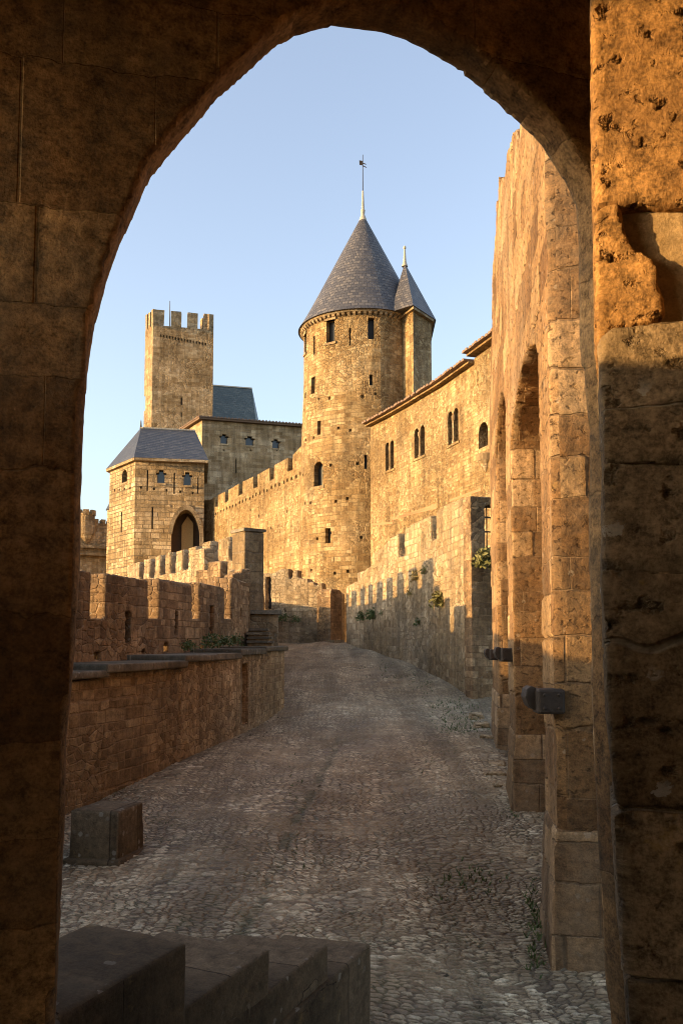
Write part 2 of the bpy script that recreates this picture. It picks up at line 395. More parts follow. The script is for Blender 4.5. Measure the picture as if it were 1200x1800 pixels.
class Frame:
    """a vertical wall plane seen from the camera: local x to the right along it, y back into it, z up."""
    def __init__(s, p0, p1, z=0.0):
        s.o = Vector((p0[0], p0[1])); s.d = (Vector((p1[0], p1[1])) - s.o); s.len = s.d.length; s.d.normalize()
        s.n = Vector((s.d.y, -s.d.x)); s.z = z; s.rz = math.atan2(s.d.y, s.d.x)
        s.loc = (s.o.x, s.o.y, z)
    def uv(s, px, py, back=0.0):
        r = ray(px, py); o = s.o - s.n * back
        t = (o.x * s.n.x + o.y * s.n.y) / (r.x * s.n.x + r.y * s.n.y)
        p = r * t; return ((Vector((p.x, p.y)) - o).dot(s.d), p.z - s.z)
    def s(s, px): return s.uv(px, 1000)[0]
    def thing(s, name, label, cat, group=None): return thing(name, label, cat, s.loc, s.rz, group)
def fr(pxa, Ya, pxb, Yb, z=0.0, py=1000):
    a, b = pix(pxa, py, Ya), pix(pxb, py, Yb); return Frame((a.x, a.y), (b.x, b.y), z)

def arch_pts(x0, x1, z0, zs, za, n=8, pointed=True):
    """outline of an arched opening."""
    xm = (x0 + x1) / 2; pts = [(x0, z0), (x1, z0)]
    if pointed:
        for i in range(n + 1):
            a = i / n; pts.append((x1 - (x1 - xm) * (1 - math.cos(a * math.pi / 2)) ** .85 if i < n else xm, zs + (za - zs) * math.sin(a * math.pi / 2) ** 1.0))
        for i in range(n - 1, -1, -1):
            a = i / n; pts.append((x0 + (xm - x0) * (1 - math.cos(a * math.pi / 2)) ** .85, zs + (za - zs) * math.sin(a * math.pi / 2)))
    else:
        for i in range(2 * n + 1):
            a = math.pi * i / (2 * n); pts.append((xm + (x1 - xm) * math.cos(a), zs + (za - zs) * math.sin(a)))
    return pts
def jag(pts, amt, step, rng):
    """roughen an open polyline in (x, z)."""
    out = []
    for (a, b), (c, d) in zip(pts, pts[1:]):
        n = max(1, int(math.hypot(c - a, d - b) / step))
        for i in range(n):
            t = i / n; out.append((a + (c - a) * t + rng.uniform(-amt, amt), b + (d - b) * t + rng.uniform(-amt, amt)))
    out.append(pts[-1]); return out
def crenels(x0, x1, ztop, gaps, depth, rng, jit=.04, chamfer=.0):
    """top edge from x0 to x1 with gaps [(a, b)], ztop a function of x."""
    pts = [(x0, ztop(x0))]
    for a, b in gaps:
        j = lambda: rng.uniform(-jit, jit)
        pts += [(a + j(), ztop(a) + j()), (a + j(), ztop(a) - depth + j()), (b + j(), ztop(b) - depth + j()), (b + j(), ztop(b) + j())]
    pts.append((x1, ztop(x1))); return pts
def wall_outline(x0, x1, z0, top): return [(x0, z0), (x1, z0)] + top[::-1]

rng = random.Random(7)
BASE = -6.0
# ================================================================== THE SETTING: ground
def make_ground():
    b = bmesh.new()
    xs = [-3000, -600, -120, -40, -20, -12]; xe = [12, 20, 40, 120, 600, 3000]; X = xs + [-9.5, -7.2] + [9, 10] + xe
    Y = [-3000, -600, -100, -20, 0, 6, 12, 18, 24, 30, 36, 42, 50, 60, 75, 90, 120, 300, 1000, 3500]
    rows = []
    for y in Y:
        r = []
        for x in X:
            z = -6.0 if x < -8 else (zg(y) - .4 if -9 < x < 12 else -1.5 if x <= 40 else -7)
            if y > 100 or y < -25: z = -7
            r.append(b.verts.new((x, y, z)))
        rows.append(r)
    for a, c in zip(rows, rows[1:]):
        for i in range(len(X) - 1): b.faces.new((a[i], a[i + 1], c[i + 1], c[i]))
    me = bpy.data.meshes.new('ground'); b.to_mesh(me); b.free()
    link('ground', me, simple('dry_earth', (.16, .13, .08), .95, .4, .3), kind='structure')
make_ground()

def cobble_mat():
    m, t, bsdf, out = newmat('cobbles')
    uvn = t.n.new('ShaderNodeUVMap'); uvn.uv_map = 'UVMap'
    sp = t.n.new('ShaderNodeSeparateXYZ'); t.l.new(uvn.outputs[0], sp.inputs[0]); u, v = sp.outputs[0], sp.outputs[1]
    base = t.comb(u, v, 0.)
    wob = t.m('SUBTRACT', t.noise(base, 1.1, 3), .5); wob2 = t.m('SUBTRACT', t.noise(base, 7, 2), .5)
    turn = t.m('MULTIPLY', t.m('SUBTRACT', t.noise(base, .35, 2), .5), 1.6)      # the lay of the stones swings about
    uu = t.m('ADD', t.m('ADD', u, t.m('MULTIPLY', wob, .3)), t.m('MULTIPLY', wob2, .03))
    vv = t.m('ADD', t.m('ADD', v, t.m('MULTIPLY', turn, .5)), t.m('MULTIPLY', wob2, .03))
    def layer(lx, ly):
        c = t.comb(t.m('DIVIDE', uu, lx), t.m('DIVIDE', vv, ly))
        return t.vor(c, 1, 'DISTANCE_TO_EDGE', .8).outputs['Distance'], t.vor(c, 1, 'F1', .8)
    e1, f1 = layer(.10, .046); e2, f2 = layer(.155, .072)
    szm = t.ss(t.noise(base, .6, 3), .52, .56)
    e = t.mix(szm, e1, e2, 'FLOAT')
    c1 = t.n.new('ShaderNodeSeparateColor'); t.l.new(f1.outputs['Color'], c1.inputs[0])
    c2 = t.n.new('ShaderNodeSeparateColor'); t.l.new(f2.outputs['Color'], c2.inputs[0])
    sid = t.mix(szm, c1.outputs[0], c2.outputs[0], 'FLOAT')
    dome = t.ss(e, .0, .24)
    g1 = t.noise(base, 26, 6, .75); g0 = t.noise(base, 1.3, 6, .7)
    col = t.ramp(sid, [(0, (.14, .10, .06)), (.3, (.29, .225, .14)), (.6, (.40, .32, .205)), (.85, (.48, .395, .26)), (1, (.62, .53, .37))])
    gv = t.ss(g1, .3, .7, .55, 1.45); col = t.mix(1., col, t.comb(gv, gv, gv), blend='MULTIPLY')
    # brownish dirt worn across, bluish clean stone elsewhere
    col = t.mix(t.m('MULTIPLY', t.ss(g0, .44, .60), .6), col, (.23, .16, .085))
    trk = t.noise(t.comb(t.m('MULTIPLY', u, 1.5), t.m('MULTIPLY', v, .16), 2.), 1.0, 4, .6)
    tv = t.ss(trk, .38, .62, .66, 1.24); col = t.mix(1., col, t.comb(tv, tv, tv), blend='MULTIPLY')
    col = t.mix(t.m('MULTIPLY', t.ss(t.noise(base, .5, 3), .5, .65), .3), col, (.32, .265, .19))
    dust = t.m('MULTIPLY', t.ss(t.noise(base, .45, 5, .7), .48, .64), .5)
    jt = t.ss(e, .03, .20, 1., 0.)
    jcol = t.mix(t.ss(t.noise(base, 2.3, 4, .7), .50, .62), (.085, .058, .034), (.055, .058, .022))
    jcol = t.mix(t.ss(t.noise(base, .45, 5, .7), .46, .62), jcol, (.30, .225, .13))
    col = t.mix(t.m('MULTIPLY', jt, .75), col, jcol)  # dirt in the joints, darkened also in place of crevice shade
    # the old gutter line: larger stones with moss between
    gx = t.m('ADD', t.m('ADD', -.62, t.m('MULTIPLY', t.m('SUBTRACT', v, 9.5), .075)), t.m('MULTIPLY', t.m('SUBTRACT', t.noise(t.comb(0., v, 5.), .5, 2), .5), .25))
    gd = t.m('ABSOLUTE', t.m('SUBTRACT', u, gx))
    gm = t.m('MULTIPLY', t.ss(gd, .02, .10, 1., 0.), t.ss(t.noise(base, 1.9, 3), .40, .55))
    gm = t.m('MULTIPLY', gm, t.ss(v, 14., 19., 1., 0.))
    col = t.mix(t.m('MULTIPLY', gm, .55), col, (.035, .045, .018))
    t.l.new(col, bsdf.inputs['Base Color'])
    t.l.new(t.ss(sid, 0, 1, .55, .85), bsdf.inputs['Roughness']); bsdf.inputs['Specular IOR Level'].default_value = .35
    h = t.m('ADD', t.m('MULTIPLY', dome, .75), t.m('MULTIPLY', sid, .35))
    h = t.m('ADD', h, t.m('MULTIPLY', g1, .5)); h = t.m('ADD', h, t.m('MULTIPLY', g0, .8)); h = t.m('SUBTRACT', h, t.m('MULTIPLY', gm, .5))
    h = t.m('SUBTRACT', h, t.m('MULTIPLY', dust, .0))
    d = t.n.new('ShaderNodeDisplacement'); t.l.new(h, d.inputs['Height']); d.inputs['Scale'].default_value = .020; d.inputs['Midlevel'].default_value = .9
    t.l.new(d.outputs[0], out.inputs['Displacement']); m.displacement_method = 'BOTH'
    return m
def make_road():
    ys = [-12., -4, 0., 2.5]
    y = 2.5
    while y < 44: y += max(.012, y * y / (2.2 * 852) * .62); ys.append(y)
    ys = np.array(ys); nx = 560
    xs = np.concatenate([[-8.6, -5.2], np.linspace(-4.6, 4.6, nx), [5.2, 11]])
    X, Yg = np.meshgrid(xs, ys)
    gy = np.array([a for a, b in GY]); gz = np.array([b for a, b in GY])
    Z = np.interp(Yg, gy, gz)
    # smooth the profile a little by averaging
    Z = (Z + np.interp(Yg - 1, gy, gz) + np.interp(Yg + 1, gy, gz)) / 3
    Z += .05 * np.sin(X * 1.3 + Yg * .35) + .03 * np.sin(X * 2.9 - Yg * .8)
    V = np.stack([X, Yg, Z], -1).reshape(-1, 3); n, k = len(ys), len(xs)
    i = np.arange(n - 1)[:, None] * k + np.arange(k - 1)[None]; F = np.stack([i, i + 1, i + k + 1, i + k], -1).reshape(-1, 4)
    me = bpy.data.meshes.new('road'); me.vertices.add(len(V)); me.vertices.foreach_set('co', V.ravel())
    me.loops.add(F.size); me.loops.foreach_set('vertex_index', F.ravel().astype(np.int32)); me.polygons.add(len(F))
    me.polygons.foreach_set('loop_start', (np.arange(len(F)) * 4).astype(np.int32)); me.polygons.foreach_set('loop_total', np.full(len(F), 4, np.int32))
    me.update(calc_edges=True); me.polygons.foreach_set('use_smooth', [True] * len(F))
    uvl = me.uv_layers.new(name='UVMap'); uvl.data.foreach_set('uv', V[F.ravel()][:, :2].ravel())
    link('road', me, cobble_mat(), uv=False, kind='structure')
make_road()

# ================================================================== ROUND TOWER
def round_tower():
    Yc = 55.0; cx = pix(638, 600, Yc).x; cy = Yc; r0 = 3.95
    ze = zat(546, Yc - 4.1); T = thing('round_tower', 'tall golden round stone tower with conical slate roof and weather vane', 'tower', (cx, cy, BASE))
    def L(z): return z - BASE
    rb = abs(pix(526, 1000, Yc).x - cx)
    rt = abs(pix(534, 620, Yc).x - cx)
    zs = np.linspace(0, 1, 30)
    prof = [(rb * 1.10, 0), (rb * 1.05, L(2.0)), (rb * 1.01, L(3.6)), (rb, L(6)), ((rb + rt) / 2, L(13)), (rt, L(17)), (rt, L(ze))]
    body = MB().lathe(0, 0, prof, 128).mesh()
    wins = [(573, 588, 562, 603, 1), (646, 658, 557, 597, 1), (613, 616.5, 575, 608, 0), (550.5, 553.5, 590, 624, 0), (534, 539, 588, 622, 1),
            (547, 554, 662, 693, 1), (649, 654.5, 658, 678, 0), (557, 563.5, 739, 765, 1), (552, 568, 811, 855, 2), (571, 580.5, 928, 955, 1),
            (640, 645, 799, 825, 0), (536, 539, 690, 700, 0)]
    cm = MB(); parts = []
    for x0, x1, y0, y1, k in wins:
        xm, ym = (x0 + x1) / 2, (y0 + y1) / 2; d = ray(xm, ym)
        r = rt if ym < 700 else (rb + rt) / 2 if ym < 900 else rb
        a = d.x ** 2 + d.y ** 2; bq = -2 * (d.x * cx + d.y * cy); c = cx * cx + cy * cy - r * r
        dis = bq * bq - 4 * a * c
        tt = (-bq - math.sqrt(max(dis, 0))) / (2 * a); p = d * tt
        az = math.atan2(p.y - cy, p.x - cx); n = Vector((math.cos(az), math.sin(az))); tg = Vector((-n.y, n.x))
        fs = max(.35, abs(-n.y)); w = (x1 - x0) / FP * p.y / fs; hh = (y1 - y0) / FP * p.y
        z0 = L(p.z) - hh / 2; z1 = z0 + hh; dep = .42
        def P(s, q, z): v = n * (r + q) + tg * s; return (v.x, v.y, z)
        hw = w / 2
        if k == 2:
            seg = [(-hw, z0), (hw, z0)] + [(hw * math.cos(math.pi * i / 8), z1 - hw + hw * math.sin(math.pi * i / 8)) for i in range(9)]
        else: seg = [(-hw, z0), (hw, z0), (hw, z1), (-hw, z1)]
        m = len(seg); cm.hull([P(s, .4, z) for s, z in seg] + [P(s, -dep, z) for s, z in seg],
                              [list(range(m)), list(range(2 * m - 1, m - 1, -1))] + [[i, (i + 1) % m, m + (i + 1) % m, m + i] for i in range(m)])
        pm = MB(); pm.hull([P(-hw * 1.02, -dep + .05, z0), P(hw * 1.02, -dep + .05, z0), P(hw * 1.02, -dep + .05, z1), P(-hw * 1.02, -dep + .05, z1),
                            P(-hw * 1.02, -dep - .1, z0), P(hw * 1.02, -dep - .1, z0), P(hw * 1.02, -dep - .1, z1), P(-hw * 1.02, -dep - .1, z1)],
                           [[0, 1, 2, 3], [7, 6, 5, 4], [0, 4, 5, 1], [1, 5, 6, 2], [2, 6, 7, 3], [3, 7, 4, 0]])
        parts.append(('window' if w > .3 else 'slit_shade_panel', pm))
        if w > .45 and k:
            sm = MB(); e = .12
            for zz, th, nm_ in ((z0 - .14, .14, 'window_sill'), (z1, .2, 'lintel')) if k != 2 else ((z0 - .16, .16, 'window_sill'),):
                sm = MB(); parts.append((nm_, sm)); sm.hull([P(sx * (hw + e), q, z) for q in (.07, -.2) for z in (zz, zz + th) for sx in (-1, 1)],
                        [[0, 1, 3, 2], [4, 6, 7, 5], [0, 4, 5, 1], [2, 3, 7, 6], [0, 2, 6, 4], [1, 5, 7, 3]])
    me = cut(body, cm); cm = MB(); q = random.Random(4)
    for i in range(46):
        az = -math.pi / 2 - 1.3 + .36 * (i // 7) + .13 * (i % 2) + q.uniform(-.05, .05); zz = 8.2 + (i % 7) * 2.15 + q.uniform(-.2, .2); c, s_ = math.cos(az), math.sin(az); e = .09
        cm.hull([(c * (rb + a) - s_ * b, s_ * (rb + a) + c * b, zz + d) for a in (-.3, .4) for b in (-e, e) for d in (-e, e)], [[0, 1, 3, 2], [4, 6, 7, 5], [0, 4, 5, 1], [2, 3, 7, 6], [0, 2, 6, 4], [1, 5, 7, 3]])
    me = cut(me, cm); link('wall', me, 'tower', T, cyl=(0, 0, rb))
    for nm, pm in parts: link(nm, pm.mesh(), 'turret' if nm in ('window_sill', 'lintel') else 'dark', T)
    # corbels under the eave
    cb = MB(); re = rt + .26
    n = 76
    for i in range(n):
        a = 2 * math.pi * i / n; v = []
        c, s_ = math.cos(a), math.sin(a)
        for q, z in ((rt - .1, L(ze) - .26), (rt + .16, L(ze) - .14), (rt + .22, L(ze) - .02), (rt - .1, L(ze) - .02)):
            for w in (-.09, .09): v.append((c * q - s_ * w, s_ * q + c * w, z))
        cb.hull(v, [[0, 2, 4, 6], [7, 5, 3, 1], [0, 1, 3, 2], [2, 3, 5, 4], [4, 5, 7, 6], [6, 7, 1, 0]])
    link('corbel_ring', cb.mesh(), 'turret', T)
    link('eave_band', MB().lathe(0, 0, [(rt - .05, L(ze) - .06), (re - .05, L(ze)), (re, L(ze) + .1), (rt, L(ze) + .14)], 128, cap=False).mesh(), 'turret', T, cyl=(0, 0, rb))
    za = zat(384, Yc)
    H = za - ze
    prof = []
    for i in range(25):
        f = i / 24; rr = (re + .02) * (1 - f) + .12 * f
        rr += .10 * math.exp(-f * 12)          # a slight bell at the foot
        prof.append((rr, L(ze) + .10 + f * H))
    cone = MB().lathe(0, 0, prof, 128, cap=True).mesh()
    ob = link('conical_roof', cone, 'slate', T, cyl=(0, 0, rt * .75))
    link('finial', MB().lathe(0, 0, [(.30, L(za) - .30), (.22, L(za)), (.12, L(za) + .25), (.15, L(za) + .55), (.10, L(za) + .65), (.06, L(za) + 1.9), (.0, L(za) + 1.95)], 16).mesh(), 'lead', T)
    zt = L(zat(272, Yc)); vm = MB().lathe(0, 0, [(.03, L(za) + 1.8), (.02, zt)], 8)
    link('vane_rod', vm.mesh(), 'iron', T)
    zv = L(zat(287, Yc)); vn = MB()
    vn.prism([(-.22, zv - .1), (-.02, zv - .14), (-.02, zv + .16), (-.24, zv + .2)], -.02, .02)
    vn.prism([(.0, zv - .02), (.22, zv - .1), (.22, zv - .05), (.0, zv + .04)], -.015, .015); vn.prism([(.0, zv - .2), (.26, zv - .32), (.26, zv - .28), (.0, zv - .14)], -.015, .015)
    link('weather_vane', vn.mesh(), 'iron', T)
    # the stair turret on its right flank
    Lp = pix(703, 640, 52.2); Cp = pix(726, 640, 50.7); Rp = pix(758, 640, 52.6)
    pts = [(Lp.x - cx, Lp.y - cy), (Cp.x - cx, Cp.y - cy), (Rp.x - cx, Rp.y - cy), (Rp.x - cx, 1.2), (2.0, 2.0), (1.9, -1.6)]
    ztop = L(ze) + .02
    ROUND_UV[0] = False
    tw = MB().plan(pts, 0, ztop).mesh(); link('turret_wall', tw, 'tower', T)
    def off(k):
        if k > 1.15:
            g = [(687, 51.25), (726, 50.2), (766, 52.6)]; v = [(pix(a, 560, b).x - cx, b - cy) for a, b in g]
            return v + [(v[2][0] + .1, 1.5), (2.4, 2.2), (1.4, -1.5)]
        c = (3.0, -1.3); return [(c[0] + (x - c[0]) * k, c[1] + (y - c[1]) * k) for x, y in pts[:5]] + [(1.9 - .2, -2.6)]
    link('turret_eave', MB().plan(off(1.13), ztop - .12, ztop + .05).mesh(), 'turret', T)
    ap = pix(711, 462, 53.2); A = (ap.x - cx, ap.y - cy, L(ap.z)); q = off(1.20)
    rf = MB(); rf.hull([(x, y, ztop + .05) for x, y in q] + [A], [[i, (i + 1) % 6, 6] for i in range(6)] + [[5, 4, 3, 2, 1, 0]])
    link('turret_roof', rf.mesh(), 'slate', T)
    ROUND_UV[0] = True
    fz = L(ap.z) - .25; link('turret_finial', MB().lathe(A[0], A[1], [(.2, fz), (.1, fz + .35), (.07, fz + .9), (.05, fz + 1.15), (.1, fz + 1.22), (.08, fz + 1.34), (.0, fz + 1.4)], 12).mesh(), 'lead', T)
    # rough quoins on the lit flank of the turret
    a, b = Vector(pts[0]), Vector(pts[1])
round_tower()

# ================================================================== bending a straight wall on a polyline
def bender(pts, origin, rz):
    """map local (s, y, z) onto a polyline of world points, then into the thing's frame."""
    P = [Vector(p) for p in pts]; cum = [0]
    for a, b in zip(P, P[1:]): cum.append(cum[-1] + (b - a).length)
    ca, sa = math.cos(-rz), math.sin(-rz); ox, oy = origin
    # tangents averaged at joints for a smooth bend
    tg = [(P[min(i + 1, len(P) - 1)] - P[max(i - 1, 0)]).normalized() for i in range(len(P))]
    def f(co):
        s = co[:, 0]; x = np.interp(s, cum, [p.x for p in P]); y = np.interp(s, cum, [p.y for p in P])
        tx = np.interp(s, cum, [t.x for t in tg]); ty = np.interp(s, cum, [t.y for t in tg]); l = np.hypot(tx, ty); tx /= l; ty /= l
        lo = np.minimum(s, 0) + np.maximum(s - cum[-1], 0)
        x = x + tx * lo - ty * co[:, 1]; y = y + ty * lo + tx * co[:, 1]
        x -= ox; y -= oy
        return np.stack([x * ca - y * sa, x * sa + y * ca, co[:, 2]], -1)
    return f, cum
class Poly:
    """a wall along several world points, with pixel lookup."""
    def __init__(s, pts, z=0.0, back=0.0):
        s.p = [Vector((a, b)) for a, b in pts]; s.f = [Frame(a, b, z) for a, b in zip(s.p, s.p[1:])]
        s.cum = [0]
        for g in s.f: s.cum.append(s.cum[-1] + g.len)
        s.len = s.cum[-1]; s.z = z; d = s.p[-1] - s.p[0]; s.rz = math.atan2(d.y, d.x); s.loc = (s.p[0].x, s.p[0].y, z)
        s.map, _ = bender(s.p, (s.p[0].x, s.p[0].y), s.rz)
    def uv(s, px, py):
        best = None
        for i, g in enumerate(s.f):
            a, b = g.uv(px, py)
            e = max(0, -a, a - g.len)
            if best is None or e < best[0]: best = (e, s.cum[i] + a, b)
        return best[1], best[2]
    def s(s, px): return s.uv(px, 1000)[0]
    def thing(s, name, label, cat, group=None): return thing(name, label, cat, s.loc, s.rz, group)

# ================================================================== RESIDENCE with twin windows
def residence():
    zt = 12.5
    pp = []
    for px, py in ((651, 751), (690, 731), (725, 711), (777, 680), (833, 641)):
        d = ray(px, py); t = zt / d.z; p = d * t; pp.append((p.x, p.y))
    a = Vector(pp[-1]); b = Vector(pp[-2]); e = a + (a - b).normalized() * 9; pp.append((e.x, e.y))
    w = Poly(pp, BASE); T = w.thing('residence_building', 'long golden rubble building with twin arched windows under a clay tile eave', 'building')
    zl = zt - BASE; rise = w.uv(833, 641)[0]
    body = MB().prism([(0, 0), (w.len, 0), (w.len, zl + .28)] + [(rise, zl + .28), (rise, zl)] + [(w.len * i / 20, zl) for i in range(19, -1, -1) if w.len * i / 20 < rise - .2], 0, 7)
    # fine vertical slices so that the wall bends smoothly
    bm = body.b
    for k in range(1, 28):
        g = bm.verts[:] + bm.edges[:] + bm.faces[:]; bmesh.ops.bisect_plane(bm, geom=g, plane_co=(w.len * k / 28, 0, 0), plane_no=(1, 0, 0))
    me = body.mesh(); cm = MB(); wins = []
    for x0, x1, y0, y1 in ((677, 692, 776, 826), (728, 746, 750, 803), (787, 805, 720, 779), (841, 857, 742, 786)):
        a0, zb = w.uv(x0, y1 - (y1 - y0) * .04); a1, _ = w.uv(x1, (y0 + y1) / 2); zc, = (w.uv((x0 + x1) / 2, y0)[1],)
        zb = w.uv((x0 + x1) / 2, y1)[1]; wd = a1 - a0; g = .12 * wd
        for s0, s1 in ((a0, a0 + wd / 2 - g / 2), (a0 + wd / 2 + g / 2, a1)) if x0 < 840 else ((a0, a1),):
            cm.prism(arch_pts(s0, s1, zb, zc - (s1 - s0) / 2, zc, 6, False), -.5, .55)
        wins.append((a0, a1, zb, zc, g if x0 < 840 else 0))
    me = cut(me, cm)
    link('wall', me, 'residence', T, remap=w.map)
    for a0, a1, zb, zc, g in wins:
        wm = link('window', MB().box(a0 - .05, a1 + .05, .5, .6, zb - .05, zc + .05).mesh(), 'dark', T, remap=w.map)
        mid = (a0 + a1) / 2; r = g * .45
        if not g: continue
        cl = MB().lathe(mid, .03, [(r * 1.5, zb), (r * 1.5, zb + .1), (r, zb + .14), (r * .95, zc - .55), (r * 1.6, zc - .45), (r * 1.7, zc - .3), (r * .5, zc - .25)], 12).mesh()
        link('colonnette', cl, 'turret', wm, remap=w.map)
        link('window_sill', MB().box(a0 - .12, a1 + .12, -.05, .12, zb - .13, zb - .01).mesh(), 'residence', wm, remap=w.map)
    # clay tile eave: a slab with rounded tile ends
    def eave(x0, x1, z, nm):
        e = MB(); n = int((x1 - x0) / .30)
        for i in range(n):
            x = x0 + (x1 - x0) * (i + .5) / n; r = (x1 - x0) / n * .46
            pts = [(x + r * math.cos(math.pi * k / 6), z + .16 + r * .9 * math.sin(math.pi * k / 6)) for k in range(7)]
            e.prism(pts[::-1], -.52 + rng.uniform(-.04, .04), 1.6)
        link(nm, e.mesh(), 'tile', T, remap=w.map)
        k = MB()
        for i in range(20): k.box(x0 + (x1 - x0) * i / 20, x0 + (x1 - x0) * (i + 1) / 20 - .002, -.30, 0.9, z + .05, z + .15)
        link('cornice', k.mesh(), 'residence', T, remap=w.map)
    eave(-.15, rise, zl, 'tile_eave'); eave(rise - .2, w.len, zl + .36, 'tile_eave')
    # bands of red brick
    for (xa, ya), (xb, yb) in (((690, 913), (767, 887)), ((700, 908), (767, 892)), ((790, 880), (845, 860)), ((655, 922), (690, 919))):
        u0, z0 = w.uv(xa, ya); u1, z1 = w.uv(xb, yb); k = MB(); n = 30
        for i in range(n):
            f = i / n; g = (i + 1) / n
            za, zb = z0 + (z1 - z0) * f, z0 + (z1 - z0) * g; k.prism([(u0 + (u1 - u0) * f, za - .06), (u0 + (u1 - u0) * g + .002, zb - .06), (u0 + (u1 - u0) * g + .002, zb + .06), (u0 + (u1 - u0) * f, za + .06)], -.012, .1)
        link('brick_course', k.mesh(), 'brick', T, remap=w.map)
    # carved corbel below the last window
    u, z = w.uv(853, 800); k = MB().lathe(u, .0, [(.05, z - .75), (.2, z - .55), (.22, z - .4), (.35, z - .25), (.42, z), (.3, z + .05)], 16).mesh()
    link('corbel', k, 'turret', T, remap=w.map)
residence()

# ================================================================== CURTAIN WALL beyond the round tower
def curtain():
    f = fr(371, 74, 532, 56.5, BASE); T = f.thing('curtain_wall', 'sunlit crenellated rampart wall rising to the round tower', 'wall')
    z0 = f.uv(371, 877)[1]; z1 = f.uv(521, 797)[1]
    zt = lambda x: z0 + (z1 - z0) * x / f.len
    gaps = []
    for px in (399, 423.5, 449.5, 478.5, 510.5):
        a = f.uv(px, 900)[0]; gaps.append((a - .55, a + .35))
    gaps = [(.9, 1.7)] + gaps
    top = crenels(0, f.len, zt, gaps, .95, rng, .05)
    top[-1] = (f.len, z1 + .4); top.insert(-1, (f.len - .9, z1 + .2)); 
    me = MB().prism(wall_outline(0, f.len, 0, top), 0, .9).mesh(); cm = MB()
    for i in range(26):
        x = f.len * (i + .5) / 26 + rng.uniform(-.1, .1); z = zt(x) - 1.5 - rng.uniform(0, .1); cm.box(x - .13, x + .13, -.3, .45, z - .12, z + .12)
    for i in range(9):
        x = f.len * (i + .5) / 9 + rng.uniform(-.6, .6); z = zt(x) - 2.4 - rng.uniform(0, 3); cm.box(x - .09, x + .09, -.3, .3, z - .09, z + .09)
    link('wall', cut(me, cm), 'curtain', T)
    link('coping', MB().prism([(0, z0 - 1.35), (f.len, z1 - 1.35), (f.len, z1 - 1.22), (0, z0 - 1.22)], .85, 1.0).mesh(), 'curtain', T)
    # the return at the far end, in shade
    g = fr(357, 75.5, 372, 74.3, BASE); zt2 = g.uv(365, 880)[1]
    T2 = g.thing('wall_return', 'narrow shaded wall joining the far rampart end to the square gate tower', 'wall')
    link('wall', MB().prism([(0, 0), (g.len, 0), (g.len, zt2), (0, zt2 + .1)], 0, .9).mesh(), 'curtain', T2)
curtain()

# ================================================================== polygonal building helper
def poly_walls(T, pts, z0, z1, mat, openings, name='wall', roundoff=False):
    """pts world (x, y) list; openings: (i, px0, px1, py0, py1, kind) on side i -> i+1."""
    o = T.location; loc = [(x - o.x, y - o.y) for x, y in pts]
    me = MB().plan(loc, z0 - o.z, z1 - o.z).mesh()
    if openings:
        cm = MB(); parts = []
        for i, x0, x1, y0, y1, kind in openings:
            g = Frame(pts[i], pts[(i + 1) % len(pts)], 0)
            a, zt = g.uv(x0, y0); b, zb = g.uv(x1, y1); xm = (x0 + x1) / 2
            zt = g.uv(xm, y0)[1]; zb = g.uv(xm, y1)[1]
            dep = .5 if kind != 'gate' else 2.2
            tmp = MB()
            if kind == 'gate': shp = arch_pts(a, b, zb, zb + (zt - zb) * .62, zt, 8)
            elif kind == 'arch': shp = arch_pts(a, b, zb, zt - (b - a) / 2, zt, 5, False)
            elif kind == 'shoulder':
                q = (b - a) * .2; shp = [(a, zb), (b, zb), (b, zb + (zt - zb) * .6), (b + q, zb + (zt - zb) * .62), (b + q, zb + (zt - zb) * .78), (b - q, zb + (zt - zb) * .8), (b - q, zt), (a + q, zt), (a + q, zb + (zt - zb) * .8), (a - q, zb + (zt - zb) * .78), (a - q, zb + (zt - zb) * .62), (a, zb + (zt - zb) * .6)]
            else: shp = [(a, zb), (b, zb), (b, zt), (a, zt)]
            mt = Matrix.Translation((g.o.x - o.x, g.o.y - o.y, -o.z)) @ Matrix.Rotation(g.rz, 4, 'Z')
            n0 = len(cm.b.verts); cm.prism(shp, -.4, dep); cm.b.verts.ensure_lookup_table()
            bmesh.ops.transform(cm.b, matrix=mt, verts=cm.b.verts[n0:])
            if kind != 'hole':
                pm = MB().box(a - .1, b + .1, dep - .04, dep + .08, zb - .05, zt + .05); bmesh.ops.transform(pm.b, matrix=mt, verts=pm.b.verts[:])
                parts.append(({'gate': 'gate_shade_panel', 'slit': 'slit_shade_panel'}.get(kind, 'window'), pm, 'eave' if kind == 'gate' else 'glass' if kind == 'shoulder' else 'dark'))  # dark panels stand in for shade in the slits and gate passage
            if kind in ('arch', 'shoulder', 'win'):
                pm = MB().box(a - .12, b + .12, -.06, .15, zb - .16, zb - .005); bmesh.ops.transform(pm.b, matrix=mt, verts=pm.b.verts[:])
                parts.append(('window_sill', pm, mat))
        me = cut(me, cm)
        for nm, pm, mt in parts: link(nm, pm.mesh(), mt, T)
    ROUND_UV[0] = roundoff
    link(name, me, mat, T)
    ROUND_UV[0] = True
def xy(px, Y, py=800): p = pix(px, py, Y); return (p.x, p.y)

